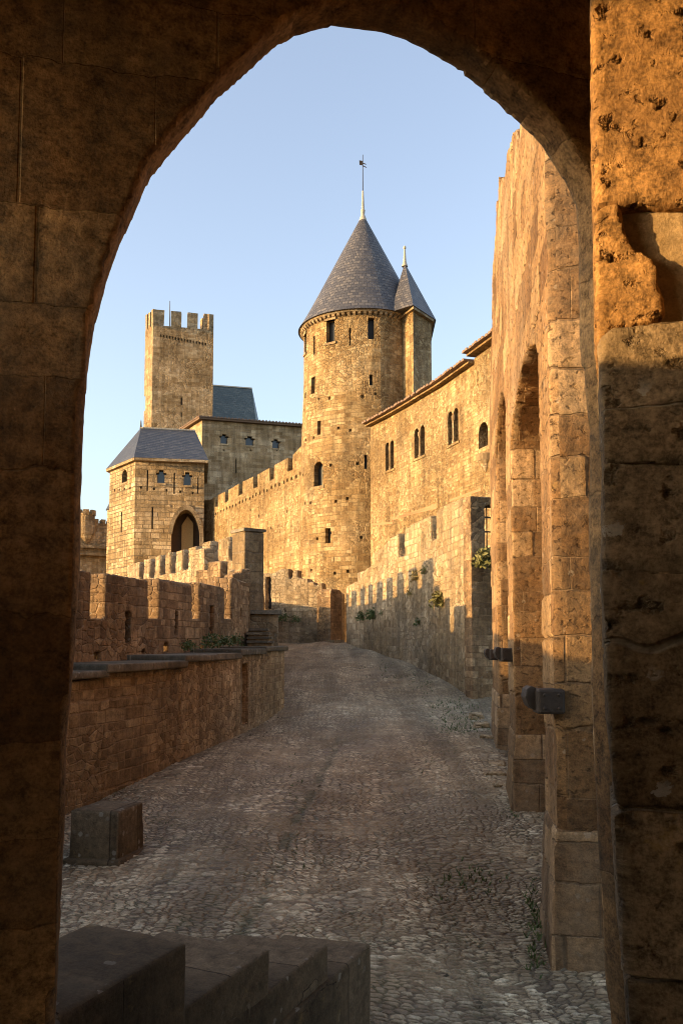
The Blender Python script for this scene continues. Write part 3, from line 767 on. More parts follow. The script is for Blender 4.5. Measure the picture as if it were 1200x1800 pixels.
# ================================================================== GATE TOWER
def gate_tower():
    pts = [xy(193, 76.5, 850), xy(238, 72, 850), xy(359, 73.0, 850)]
    pts += [(pts[2][0] - 1.5, 82), (pts[0][0] + .6, 82)]
    ze = zat(808, 72, 238)
    T = thing('gate_tower', 'polygonal gate tower with blue hipped slate roof and pointed arch doorway', 'tower', (pts[1][0], pts[1][1], BASE))
    ops = [(1, 277, 289.5, 826, 849, 'shoulder'), (1, 323, 335.5, 830, 853, 'shoulder'), (0, 215, 223.5, 826, 848, 'arch'),
           (1, 258.5, 260.3, 826, 863, 'slit'), (1, 305.6, 307.4, 831, 868, 'slit'), (1, 347.4, 349, 838, 868, 'slit'), (1, 267, 269, 891, 930, 'slit'), (0, 213, 214.6, 900, 936, 'slit'),
           (1, 302, 350, 896, 1010, 'gate')]
    for x, y in ((248, 857), (271, 859.5), (293, 862), (317, 864.5), (339, 867)): ops.append((1, x - 1.6, x + 1.6, y - 2.5, y + 2, 'hole'))
    for x, y in ((202, 862), (210, 861), (219, 860), (229, 858)): ops.append((0, x - 1.1, x + 1.1, y - 2, y + 2, 'hole'))
    poly_walls(T, pts, BASE, ze, 'gatetower', ops)
    o = T.location
    c = (sum(p[0] for p in pts) / 5, sum(p[1] for p in pts) / 5)
    ev = [((c[0] + (x - c[0]) * 1.08) - o.x, (c[1] + (y - c[1]) * 1.08) - o.y, ze - BASE) for x, y in pts]
    r0 = pix(248, 752, 77.0); r1 = pix(343, 762, 78.0)
    rg = [(r0.x - o.x, r0.y - o.y, r0.z - BASE), (r1.x - o.x, r1.y - o.y, r0.z - BASE)]
    ROUND_UV[0] = False
    link('hipped_roof', MB().hull([(x, y, z + .12) for x, y, z in ev] + rg, [[0, 1, 5], [1, 2, 6, 5], [2, 3, 6], [3, 4, 5, 6], [4, 0, 5], [4, 3, 2, 1, 0]]).mesh(), 'slateblue', T)
    ROUND_UV[0] = True
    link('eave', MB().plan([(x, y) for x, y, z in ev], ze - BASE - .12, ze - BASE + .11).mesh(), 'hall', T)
    link('finial', MB().lathe(rg[0][0], rg[0][1], [(.12, rg[0][2] - .1), (.07, rg[0][2] + .25), (.05, rg[0][2] + .6), (.0, rg[0][2] + .8)], 10).mesh(), 'iron', T)
    rb = MB(); a, b = Vector(rg[0]), Vector(rg[1])
    for i in range(18): p = a.lerp(b, i / 18); q = a.lerp(b, (i + 1) / 18); rb.box(p.x, q.x - .01, p.y - .12, p.y + .12, p.z - .08, p.z + .06)
    link('ridge_cap', rb.mesh(), 'lead', T)
    # arch ring
    g_ = Frame(pts[1], pts[2], 0); a_, zb_ = g_.uv(318, 1010); b_, zt_ = g_.uv(340, 905); dm = MB().prism([(a_, zb_), (b_, zb_), (b_, zt_ - .5), ((a_ + b_) / 2, zt_ + .1), (a_, zt_ - .7)], 1.6, 1.75)
    dm.box((a_ + b_) / 2 - .06, (a_ + b_) / 2 + .06, 1.5, 1.62, zb_, zt_ - .2)
    bmesh.ops.transform(dm.b, matrix=Matrix.Translation((g_.o.x - o.x, g_.o.y - o.y, -o.z)) @ Matrix.Rotation(g_.rz, 4, 'Z'), verts=dm.b.verts[:]); link('lit_strip_panel', dm.mesh(), 'lit_ochre', T)  # ochre panel painted as the sunlit strip inside the arch
    g = Frame(pts[1], pts[2], 0); a, zb = g.uv(302, 1010); b, _ = g.uv(350, 1010); zt = g.uv(326, 896)[1]; zs = zb + (zt - zb) * .62
    inner = arch_pts(a, b, zb, zs, zt, 8)[1:]; outer = arch_pts(a - .35, b + .35, zb, zs, zt + .42, 8)[1:]
    mt = Matrix.Translation((g.o.x - o.x, g.o.y - o.y, -o.z)) @ Matrix.Rotation(g.rz, 4, 'Z'); rm = MB()
    for i in range(len(inner)):
        if i + 1 >= len(inner): break
        rm.prism([inner[i], outer[i], outer[i + 1], inner[i + 1]], -.07, .2)
    bmesh.ops.transform(rm.b, matrix=mt, verts=rm.b.verts[:]); link('arch_ring', rm.mesh(), 'hall', T)
gate_tower()

# ================================================================== HALL
def hall():
    a = xy(355, 86); zt = zat(738, 86, 355); d = ray(528, 751); t = zt / d.z; b = (d.x * t, d.y * t); d = ray(318, 762); t = zt / d.z; l = (d.x * t, d.y * t)
    b = (b[0] + (b[0] - a[0]) * .35, b[1] + (b[1] - a[1]) * .35)
    n = Vector((-(b[1] - a[1]), b[0] - a[0])).normalized()
    pts = [l, a, b, (b[0] + n.x * 9, b[1] + n.y * 9), (l[0] + n.x * 5, l[1] + n.y * 5)]
    T = thing('hall_building', 'plain pale stone hall with low tiled roof and three small windows behind the gate tower', 'building', (a[0], a[1], BASE))
    ops = [(1, 388, 400, 763, 780, 'shoulder'), (1, 432, 446, 767, 783, 'shoulder'), (1, 479, 491, 772, 788, 'shoulder'), (1, 414.2, 416, 806, 832, 'slit')]
    for x in (394, 441, 487): ops.append((1, x - 1, x + 1, 790, 793, 'hole'))
    poly_walls(T, pts, BASE, zt, 'hall', ops)
    c = (sum(p[0] for p in pts) / 5, sum(p[1] for p in pts) / 5); o = T.location
    e = [((c[0] + (x - c[0]) * 1.07) - o.x, (c[1] + (y - c[1]) * 1.07) - o.y) for x, y in pts]
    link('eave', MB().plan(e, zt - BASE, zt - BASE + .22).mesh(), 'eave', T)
    k = MB()
    for i in (0, 1):                                    # rows of tile ends along the two visible eaves
        A, B = Vector(e[i]), Vector(e[i + 1]); L = (B - A).length; nn = int(L / .35); dd = (B - A) / L; q = Vector((-dd.y, dd.x))
        mt = Matrix.Translation((A.x, A.y, zt - BASE + .22)) @ Matrix.Rotation(math.atan2(dd.y, dd.x), 4, 'Z')
        n0 = len(k.b.verts)
        for j in range(nn):
            x = (j + .5) * L / nn; r = .15; k.prism([(x + r * math.cos(math.pi * s / 4), r * math.sin(math.pi * s / 4)) for s in range(4, -1, -1)], -.06, 1.5)
        k.b.verts.ensure_lookup_table(); bmesh.ops.transform(k.b, matrix=mt, verts=k.b.verts[n0:])
    link('tile_row', k.mesh(), 'tile', T)
    cc = (c[0] - o.x, c[1] - o.y)
    link('roof', MB().hull([(x, y, zt - BASE + .24) for x, y in e] + [(cc[0], cc[1], zt - BASE + 1.3)], [[i, (i + 1) % 5, 5] for i in range(5)] + [[4, 3, 2, 1, 0]]).mesh(), 'tile', T)
hall()

# ================================================================== KEEP
def keep():
    zt = zat(571, 105, 268); a = xy(269, 105, 600); d = ray(375.5, 580); t = zt / d.z; b = (d.x * t, d.y * t)
    d = ray(255.6, 582); t = zt / d.z; l = (d.x * t, d.y * t)
    k = ((b[0] - a[0]), (b[1] - a[1])); n = Vector((-k[1], k[0])).normalized()
    l = (a[0] + (l[0] - a[0]), a[1] + (l[1] - a[1]))
    dl = Vector((l[0] - a[0], l[1] - a[1])); c = (b[0] + dl.x, b[1] + dl.y)
    pts = [l, a, b, c]
    T = thing('square_keep', 'tall square battlemented keep against the sky with a thin pole', 'tower', (a[0], a[1], BASE))
    ops = [(1, 318, 320.4, 698, 712, 'slit'), (1, 318.2, 320, 724, 733, 'slit'), (0, 253.5, 255.5, 696, 722, 'slit')]
    for i in range(16):
        x = 282.5 + i * 5.25; y = 590 + i * 1.02; ops.append((1, x - 1.2, x + 1.2, y - 2.6, y + 2.4, 'hole'))
    # battered body: wider at the foot
    poly_walls(T, pts, BASE, zt, 'keep', ops)
    o = T.location; mh = (zat(547, 105, 269) - zt) * 1.15
    f = Frame(a, b, 0)
    def merlons(A, B, spans, nm):
        A, B = Vector(A), Vector(B); L = (B - A).length; rz = math.atan2((B - A).y, (B - A).x); mt = Matrix.Translation((A.x - o.x, A.y - o.y, zt - BASE)) @ Matrix.Rotation(rz, 4, 'Z')
        for s0, s1 in spans:
            m = MB().box(s0 * L, s1 * L, 0, .7, -.05, mh, .05, rng); bmesh.ops.transform(m.b, matrix=mt, verts=m.b.verts[:]); link('merlon', m.mesh(), 'keep', T)
    merlons(a, b, [(0, .18), (.29, .465), (.565, .735), (.835, 1)], 0)
    merlons(l, a, [(0, .2), (.36, .58), (.74, .995)], 0)
    merlons(b, c, [(.02, .2), (.36, .58), (.74, 1)], 0)
    p = f.uv(299, 560); zp = pix(299, 532, 107).z - BASE; q = Vector((f.o.x, f.o.y)) + f.d * p[0] - f.n * 1.0
    link('pole', MB().lathe(q.x - o.x, q.y - o.y, [(.06, zt - BASE - .1), (.04, zp)], 8).mesh(), 'iron', T)
keep()

def back_roof():
    Y = 112; a, b = pix(370, 740, Y), pix(450, 741, Y + 3); ta, tb = pix(372, 676, Y + 4), pix(443, 683, Y + 7)
    T = thing('slate_roofed_building', 'building with steep grey green slate roof rising behind the hall', 'building', (a.x, a.y, BASE))
    L = lambda p, dy=0: (p.x - a.x, p.y - a.y + dy, p.z - BASE)
    A, B = L(a), L(b); A = (A[0] - 1.5, A[1], A[2]); TA, TB = L(ta), L(tb); TA = (TA[0] - 1.5, TA[1], TA[2])
    A2, B2 = (A[0], A[1] + 9, A[2]), (B[0], B[1] + 9, B[2])
    ROUND_UV[0] = False
    link('roof', MB().hull([A, B, B2, A2, TA, TB], [[0, 1, 5, 4], [1, 2, 5], [2, 3, 4, 5], [3, 0, 4], [3, 2, 1, 0]]).mesh(), 'slategreen', T)
    ROUND_UV[0] = True
    link('wall', MB().plan([(A[0] + .3, A[1] + .3), (B[0] - .3, B[1] + .3), (B2[0] - .3, B2[1] - .3), (A2[0] + .3, A2[1] - .3)], 0, min(A[2], B[2]) - .02).mesh(), 'hall', T)
    rd = MB(); u, v = Vector(TA), Vector(TB)
    rd.hull([(u.x, u.y - .12, u.z - .05), (u.x, u.y + .12, u.z - .05), (u.x, u.y, u.z + .15), (v.x, v.y - .12, v.z - .05), (v.x, v.y + .12, v.z - .05), (v.x, v.y, v.z + .15)], [[0, 1, 2], [5, 4, 3], [0, 3, 4, 1], [1, 4, 5, 2], [2, 5, 3, 0]])
    link('ridge_cap', rd.mesh(), 'lead', T)
back_roof()

# ================================================================== distant outer wall and bartizan
def far_turret():
    f = fr(120, 95, 196, 97, BASE); T = f.thing('distant_wall', 'distant shaded wall with small round corbelled turret at the left edge', 'wall')
    zt = f.uv(170, 912)[1]
    g = [(f.s(px), f.s(px + 5)) for px in (150, 172, 184)]
    link('wall', MB().prism(wall_outline(0, f.len, 0, crenels(0, f.len, lambda x: zt, g, .5, rng)), 0, 1.5).mesh(), 'keep', T)
    u, z = f.uv(152.5, 900); r = .92
    tz = f.uv(152, 899)[1]; bz = f.uv(152, 956)[1]; ez = f.uv(152, 935)[1]
    link('turret', MB().lathe(u, -.1, [(.1, bz), (.35, bz + .3), (.38, bz + .4), (.6, bz + .65), (.64, bz + .8), (.88, bz + 1.1), (r, ez), (r, tz - .5), (r + .05, tz - .45), (r + .05, tz - .3)], 24).mesh(), 'keep', T, cyl=(u, 0, r))
    for i in range(6):
        a = i * math.pi / 3 + .3; c, s_ = math.cos(a), math.sin(a); m = MB().box(r - .28, r + .05, -.32, .32, tz - .5, tz + .1)
        bmesh.ops.transform(m.b, matrix=Matrix.Translation((u, -.1, 0)) @ Matrix.Rotation(a, 4, 'Z'), verts=m.b.verts[:]); link('turret_merlon', m.mesh(), 'keep', T)
    z2 = f.uv(150, 958)[1]; link('ledge', MB().box(0, f.len, -.35, -.01, z2 - .35, z2).mesh(), 'keep', T)
    z3 = f.uv(150, 972)[1]; link('lower_ledge', MB().box(0, f.len, -.6, -.01, z3 - .3, z3 - .02).mesh(), 'keep', T)
    p = xy(197, 86, 900); q = thing('small_turret', 'sliver of small slate capped turret peeping left of the gate tower', 'turret', (p[0], p[1], BASE))
    zz = zat(897, 86) - BASE; link('wall', MB().lathe(0, 0, [(.45, 0), (.45, zz)], 20).mesh(), 'gatetower', q, cyl=(0, 0, .5))
    link('roof', MB().lathe(0, 0, [(.62, zz), (.1, zz + 1.1), (.0, zz + 1.2)], 20).mesh(), 'slateblue', q)
far_turret()

# ================================================================== shared: stone walls near enough to be dense meshes
def dense(T, name, mb, mat, vox, cutters=None, remap=None, **kw):
    me = mb.mesh() if isinstance(mb, MB) else mb
    if cutters: me = cut(me, cutters)
    me = voxel(me, vox)
    return link(name, me, mat, T, remap=remap, **kw)

# ================================================================== RIGHT PARAPET (lit wall with crenels) and its end
def right_parapet():
    base = [(830, 1228), (762, 1200), (697, 1171), (655, 1152), (609, 1135)]
    Ys = [23, 27, 31, 34, 38]
    pp = [xy(px, Y, py) for (px, py), Y in zip(base, Ys)][::-1]
    w = Poly(pp, -2.0); T = w.thing('stepped_parapet_wall', 'pale stone parapet wall with stepped top along the right of the road', 'wall')
    tops = [(609, 1030), (628, 1022), (628, 1008), (640, 1003), (655, 993), (655, 974), (672, 962), (688, 945), (700, 938), (715, 927), (732, 917), (742, 912), (757, 906), (770, 897), (788, 885), (806, 878), (829, 871)]
    top = [w.uv(px, py) for px, py in tops]
    top[0] = (0, top[0][1]); top[-1] = (w.len, top[-1][1])
    for i in range(1, len(top)):                          # keep x increasing
        if top[i][0] <= top[i - 1][0]: top[i] = (top[i - 1][0] + .02, top[i][1])
    gaps = [((700, 942, 980), .75), ((756, 912, 952), .7)]
    body = MB().prism(wall_outline(0, w.len, 0, top), 0, .34)
    cm = MB()
    for (px, ya, yb), wd in gaps:
        a = w.uv(px, yb)[0]; zb = w.uv(px, yb)[1]; cm.box(a, a + wd, -.5, 1.2, zb, zb + 2.5)
    for px, y0, y1 in ((796, 925, 968), (733, 935, 960), (672, 985, 1015), (823, 1110, 1135)):
        a, z0 = w.uv(px, y1); z1 = w.uv(px, y0)[1]; cm.box(a - .05, a + .05, -.5, .3, z0, z1)
    dense(T, 'wall', body, 'parapet', .055, cm, remap=w.map)
    # end wall facing the camera, with a barred opening
    a = Vector(pp[-1]); g = Frame((a.x - .01, a.y - .10), (a.x + 1.55, a.y + .42), -2.0)
    T2 = g.thing('end_wall', 'dark brown end wall of the parapet with tall barred opening', 'wall')
    zt = g.uv(835, 873)[1]; x0, zb = g.uv(853, 978); x1, z1 = g.uv(869, 889)
    cm = MB().box(x0, x1 + .3, -.5, 1.5, zb, z1)
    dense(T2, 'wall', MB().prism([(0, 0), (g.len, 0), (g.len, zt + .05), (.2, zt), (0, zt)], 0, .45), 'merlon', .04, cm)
    gm = MB(); n = 4
    for i in range(n + 1): gm.lathe(x0 + (x1 + .3 - x0) * i / n, .2, [(.016, zb - .05), (.016, z1 + .05)], 8)
    for z in (zb + .25, (zb + z1) / 2, z1 - .3): gm.box(x0 - .05, x1 + .35, .185, .215, z - .02, z + .02)
    link('iron_grille', gm.mesh(), 'iron', T2)
right_parapet()

# ================================================================== MIDDLE CROSS WALL in front of the round tower
def middle_wall():
    w = Poly([xy(440, 44.2, 1100), xy(507, 43.4, 1100), xy(600, 42.6, 1100)], -2.0)
    T = w.thing('cross_wall', 'low stepped stone wall with slits closing the far end of the road', 'wall')
    tops = [(440, 1009), (480, 1008), (492, 1001), (507, 1000), (507, 1018), (514, 1018), (514, 1003), (523, 1002), (523, 1016), (543, 1018), (543, 1023), (552, 1024), (552, 1030), (559, 1030), (559, 1024), (566, 1025), (566, 1040), (574, 1042), (574, 1034), (582, 1036), (582, 1044), (592, 1044), (600, 1042)]
    top = [w.uv(px, py) for px, py in tops]
    top[0] = (0, top[0][1]); top[-1] = (w.len, top[-1][1])
    for i in range(1, len(top)):
        if top[i][0] <= top[i - 1][0] + .01: top[i] = (top[i - 1][0] + .03, top[i][1])
    cm = MB()
    a, zb = w.uv(467, 1072); b, z1 = w.uv(477, 1014); cm.box(a, b, -.5, .35, zb, z1)
    for px, y0, y1 in ((543, 1010, 1062), (501, 1070, 1078), (524, 1071, 1079), (560, 1068, 1078), (572, 1068, 1078), (590, 1062, 1075)):
        x, z0 = w.uv(px, y1); z1_ = w.uv(px, y0)[1]; cm.box(x - .06, x + .06, -.5, 1.5 if px != 543 else .3, z0, z1_)
    dense(T, 'wall', MB().prism(wall_outline(0, w.len, 0, top), 0, .6), 'parapet', .06, cm, remap=w.map)
    link('door', MB().box(a - .05, b + .05, .3, .36, zb - .05, z1 + .05).mesh(), 'dark', T, remap=w.map)
    # gate post and the steps of the postern
    f = fr(581, 41.7, 600, 42.3, -2.0); P = f.thing('gate_post', 'dark square stone gate post beside the narrow doorway at the end of the road', 'post')
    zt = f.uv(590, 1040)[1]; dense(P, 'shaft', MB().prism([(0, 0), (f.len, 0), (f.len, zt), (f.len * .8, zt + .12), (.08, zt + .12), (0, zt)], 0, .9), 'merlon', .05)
    f = fr(588, 40.2, 610, 40.4, -.8); P = f.thing('threshold_step', 'worn pale stone step before the narrow doorway', 'step')
    z = f.uv(600, 1131)[1]; link('tread', MB().box(0, f.len, 0, .8, 0, z, .02, rng).mesh(), 'parapet', P); link('upper_tread', MB().box(.1, f.len, .4, 1.3, 0, z + .16, .02, rng).mesh(), 'parapet', P)
    f = fr(598, 46, 640, 46, -2.0); P = f.thing('passage_wall', 'shaded stone wall seen through the narrow doorway', 'wall'); z = f.uv(605, 1060)[1]
    link('wall', MB().prism([(0, 0), (f.len, 0), (f.len, z), (0, z)], 0, .5).mesh(), 'merlon', P)
middle_wall()

# ================================================================== FAR LEFT PARAPET, square bastion and stumps
def far_parapet():
    f = fr(225, 37, 428, 26, BASE + 2)
    T = f.thing('outer_parapet', 'sunlit crenellated outer parapet running from the square bastion to the gate tower', 'wall')
    z0 = f.uv(235, 990)[1]; z1 = f.uv(405, 942)[1]; s0, s1 = f.s(235), f.s(405)
    zt = lambda x: z0 + (z1 - z0) * (x - s0) / (s1 - s0)
    gaps = []
    for px in (250, 268.5, 287, 305, 327, 351, 377, 410):
        a = f.s(px); gaps.append((a - .42, a + .30))
    dense(T, 'wall', MB().prism(wall_outline(0, f.len, 0, crenels(0, f.len, zt, gaps, .8, rng, .04)), 0, .6), 'parapet', .05)
    # square bastion
    g = fr(430, 25.5, 463.5, 25.87, BASE + 2); T = g.thing('square_bastion', 'square shaded bastion with one narrow slit above the parapets', 'bastion')
    zt = g.uv(445, 934)[1]; a, zb = g.uv(444.3, 967); b, z1 = g.uv(447.3, 953)
    cm = MB().box(a - .02, b + .02, -.5, .4, zb, z1)
    body = MB().prism([(0, 0), (g.len, 0), (g.len, zt - .02), (0, zt)], 0, .8)
    dense(T, 'wall', body, 'bastion', .04, cm)
    link('slit_shade_panel', MB().box(a - .05, b + .05, .34, .38, zb - .05, z1 + .05).mesh(), 'dark', T)
    link('coping', MB().box(-.05, g.len + .05, -.05, .85, zt + .0, zt + .09, .01, rng).mesh(), 'coping', T)
    for A, B, zz, lab in (((-2.45, 22.2), (-2.75, 25.4), 1.9, 'hidden low parapet added to shade the right wall, between near parapet end and bastion'), ((-2.45, 26.5), (-3.9, 43.7), 2.15, 'hidden low parapet added to shade the road end and cross wall, behind the bastion')):
        B = (B[0] - .5, B[1]); A = (A[0] - .5, A[1]); h = Frame(B, A, -3.0); K = h.thing('shade_parapet', lab, 'wall'); gp = []  # hidden walls added to cast shade on the right wall and road
        x = .9
        while x < h.len - 1: gp.append((x + .9, x + 1.35)); x += 3.1
        dense(K, 'wall', MB().prism(wall_outline(0, h.len, 0, crenels(0, h.len, lambda q: zz + 3.0, [q for q in gp if q[1] < h.len], .75, rng, .03)), 0, .45), 'parapet', .06)
    # stumps of merlons between
    for i, (x0, x1, Y, y0, dep, lab) in enumerate(((352, 377, 24.5, 963, .8, 'tall shaded merlon rising behind the near parapet end'), (380, 401, 23.5, 986, .7, 'short merlon stump topped with orange lichen'),
                                     (364, 380, 24.3, 1001, .7, 'small sunlit stump left of the lichened merlon'))):
        g = fr(x0 + 7, Y, x1, Y + .1, -2.4); zt = g.uv((x0 + x1) / 2, y0)[1]
        P = g.thing('parapet_merlon', lab, 'merlon', 'merlons of the middle parapet')
        w_ = g.len; dense(P, 'shaft', MB().plan([(0, 0), (w_, 0), (w_ - .18, dep * .8), (-.18, dep * .8)], 0, [zt - .03, zt, zt + .03, zt]), 'merlon' if i else 'parapet', .035)
    g = fr(384, 21.5, 441, 21.9, -2.4); zt = g.uv(410, 1021)[1]; z2 = g.uv(430, 1000)[1]; z3 = g.uv(420, 1006)[1]
    P = g.thing('corner_parapet', 'stepped rubble parapet corner rising at the end of the near parapet', 'wall'); xs = g.s(424); xt = g.s(408)
    dense(P, 'wall', MB().prism([(0, 0), (g.len, 0), (g.len, z2), (xs, z2), (xs, z3), (xt, z3 - .05), (xt, zt), (0, zt)], 0, .6), 'merlon', .035)
far_parapet()

# ================================================================== RETAINING WALL on the left, its coping, and the near parapet
LWP = [ghit(px, py) for px, py in ((60, 1450), (118, 1430), (202, 1400), (315, 1371), (390, 1321), (424, 1291), (465, 1271), (499, 1240))]
def left_walls():
    pts = [(p.x, p.y) for p in LWP]
    # clean up: a smooth curve through the first and last points
    p0, p1 = Vector(pts[1]), Vector(pts[-1])
    mid = Vector(pts[4]); P = []
    for i in range(-17, 13):
        t = i / 12; q = p0 * (1 - t) ** 2 + mid * 2 * t * (1 - t) + p1 * t * t if t >= 0 else p0 + (mid - p0) * 2 * t; P.append((q.x, q.y))
    w = Poly(P, -3.0)
    T = w.thing('retaining_wall', 'low reddish rubble wall with dark stone coping along the left of the road', 'wall')
    u = lambda px, py: w.uv(px, py)
    # coping steps: (start px, end px, y of the front top edge)
    steps = [(20, 182, 1180), (182, 320, 1165), (320, 418, 1150), (418, 461, 1141), (461, 503, 1136)]
    zs = [u((a + b) / 2 if a > 100 else 150, y)[1] for a, b, y in steps]
    xs = [-1.5] + [u(b, 1160)[0] for a, b, y in steps[:-1]] + [w.len]
    top = []
    for i, z in enumerate(zs): top += [(max(xs[i], 0 if i else -1.5), z - .11), (xs[i + 1], z - .11)]
    top = [(x, z) for x, z in top]
    for i in range(1, len(top)):
        if top[i][0] <= top[i - 1][0]: top[i] = (top[i - 1][0] + .01, top[i][1])
    cm = MB()
    a, zb = u(425, 1277); b, zt = u(436, 1166); cm.box(a, b, -.4, .22, zb, zt)
    a, zb = u(311, 1330); b, zt = u(318, 1180); cm.box(a, b, -.4, .025, zb, zt)
    dense(T, 'wall', MB().prism(wall_outline(-1.5, w.len, 0, top), 0, .9), 'retain', .026, cm, remap=w.map)
    for i, z in enumerate(zs):
        x0, x1 = xs[i] - (.10 if i else 0), xs[i + 1] + .0
        L = x1 - x0; n = max(1, round(L / 1.5))
        for j in range(n):
            a, b = x0 + L * j / n, x0 + L * (j + 1) / n - .008
            dense(T, 'coping_slab', MB().box(a, b, -.10 - rng.uniform(0, .03), 1.1, z - .11 + .002 * j, z + rng.uniform(-.01, .01)), 'coping', .02, remap=w.map)
    # ---- near parapet, one metre behind
    off = .95
    Q = []
    for i, p in enumerate(P):
        a, b = Vector(P[max(i - 1, 0)]), Vector(P[min(i + 1, len(P) - 1)]); d = (b - a).normalized(); Q.append((p[0] - d.y * off, p[1] + d.x * off))
    Q = Q[2:]
    v = Poly(Q, -3.0); T = v.thing('near_parapet', 'brown rubble parapet with five merlons and arrow slits on the left', 'wall')
    s = v.uv
    F = [(100, 161, 1003, 1006), (187, 261, 1003, 1022), (280.5, 337.5, 1014, 1031), (352.5, 394.5, 1022, 1035), (408, 437, 1016, 1024)]
    top = []; zc = None
    for i, (xa, xb, ya, yb) in enumerate(F):
        sa, za = s(xa, ya); sb, zb = s(xb, yb)
        if i == 0: sa = -1.0; za = zb
        z = (za + zb) / 2; c = s((xa + xb) / 2, 1088 if i < 3 else 1087)[1]
        if i: top.append((sa, c0))
        top += [(sa, z + rng.uniform(-.02, .02)), (sb, z + rng.uniform(-.02, .02))]
        nx = F[i + 1][0] if i + 1 < len(F) else None
        if nx: c0 = s(xb, 1088)[1]; top.append((sb, c0))
    L = top[-1][0]
    for i in range(1, len(top)):
        if top[i][0] < top[i - 1][0]: top[i] = (top[i - 1][0], top[i][1])
    cm = MB(); slits = []
    for x0, x1, y0, y1 in ((220, 231, 1075, 1132), (307, 312, 1073, 1118), (369, 376, 1065, 1116), (422, 425, 1068, 1090)):
        a, zb = s(x0, y1); b, zt = s(x1, y0); cm.box(a, b, -.4, .30, zb, zt); slits.append((a, b, zb, zt))
    for px, py, r in ((171, 1153, .07), (252, 1146, .05), (292, 1138, .085), (355, 1135, .07), (387, 1132, .06), (330, 1140, .04)):
        a, z = s(px, py); cm.box(a - r * 1.3, a + r * 1.3, -.4, 1.2, z - r, z + r)
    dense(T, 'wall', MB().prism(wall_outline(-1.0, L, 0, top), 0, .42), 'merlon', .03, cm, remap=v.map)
    for a, b, zb, zt in slits: link('slit_shade_panel', MB().box(a - .04, b + .04, .26, .3, zb - .03, zt + .03).mesh(), 'dark', T, remap=v.map)  # dark panels close the slits, in place of their shade
    return w, v, P
LWALL, NPAR, LP_PTS = left_walls()

# steps and platform behind the end of the retaining wall
def steps():
    f = fr(436, 22.4, 489, 22.6, -1.2); T = f.thing('raised_platform', 'small stone platform with dark slab top at the head of the steps', 'platform')
    z = f.uv(460, 1073)[1]; dense(T, 'body', MB().box(0, f.len, 0, 2.4, 0, z - .1), 'parapet', .05)
    link('slab', MB().box(-.08, f.len + .08, -.1, 2.4, z - .1, z, .01, rng).mesh(), 'coping', T)
    T = thing('stone_steps', 'flight of four dark stone steps climbing to the platform', 'steps', (0, 0, 0)); n = 4
    for i in range(n):
        g = fr(437, 20.6 + i * .42, 478 - i * 3.0, 20.7 + i * .42, 0); z = g.uv(450, 1127 - i * 7.2)[1]
        if i == 0: T.location = (g.o.x, g.o.y, -1.4); base = g
        m = MB().box(0, g.len, 0, .5, -1.4 - 0, z, .008, rng)
        bmesh.ops.transform(m.b, matrix=Matrix.Translation((g.o.x - base.o.x, g.o.y - base.o.y, 1.4)), verts=m.b.verts[:]); sp_ = link('step', m.mesh(), 'bastion', T)
        m = MB().box(-.03, g.len + .04, -.06, .5, z - .045, z + .012, .006, rng); bmesh.ops.transform(m.b, matrix=Matrix.Translation((g.o.x - base.o.x, g.o.y - base.o.y, 1.4)), verts=m.b.verts[:]); link('nosing', m.mesh(), 'coping', sp_)
steps()

# seat block at the foot of the retaining wall
def seat_block():
    a = ghit(122, 1512); b = ghit(205, 1518); f = Frame((a.x, a.y), (b.x, b.y), a.z - .05)
    T = f.thing('mounting_block', 'big dark stone block standing against the left wall', 'stone block')
    z = f.uv(120, 1424)[1]; e = f.uv(205, 1518)[0]
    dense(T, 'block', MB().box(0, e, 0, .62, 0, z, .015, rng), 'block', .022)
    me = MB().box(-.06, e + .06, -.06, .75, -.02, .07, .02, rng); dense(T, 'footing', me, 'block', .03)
seat_block()

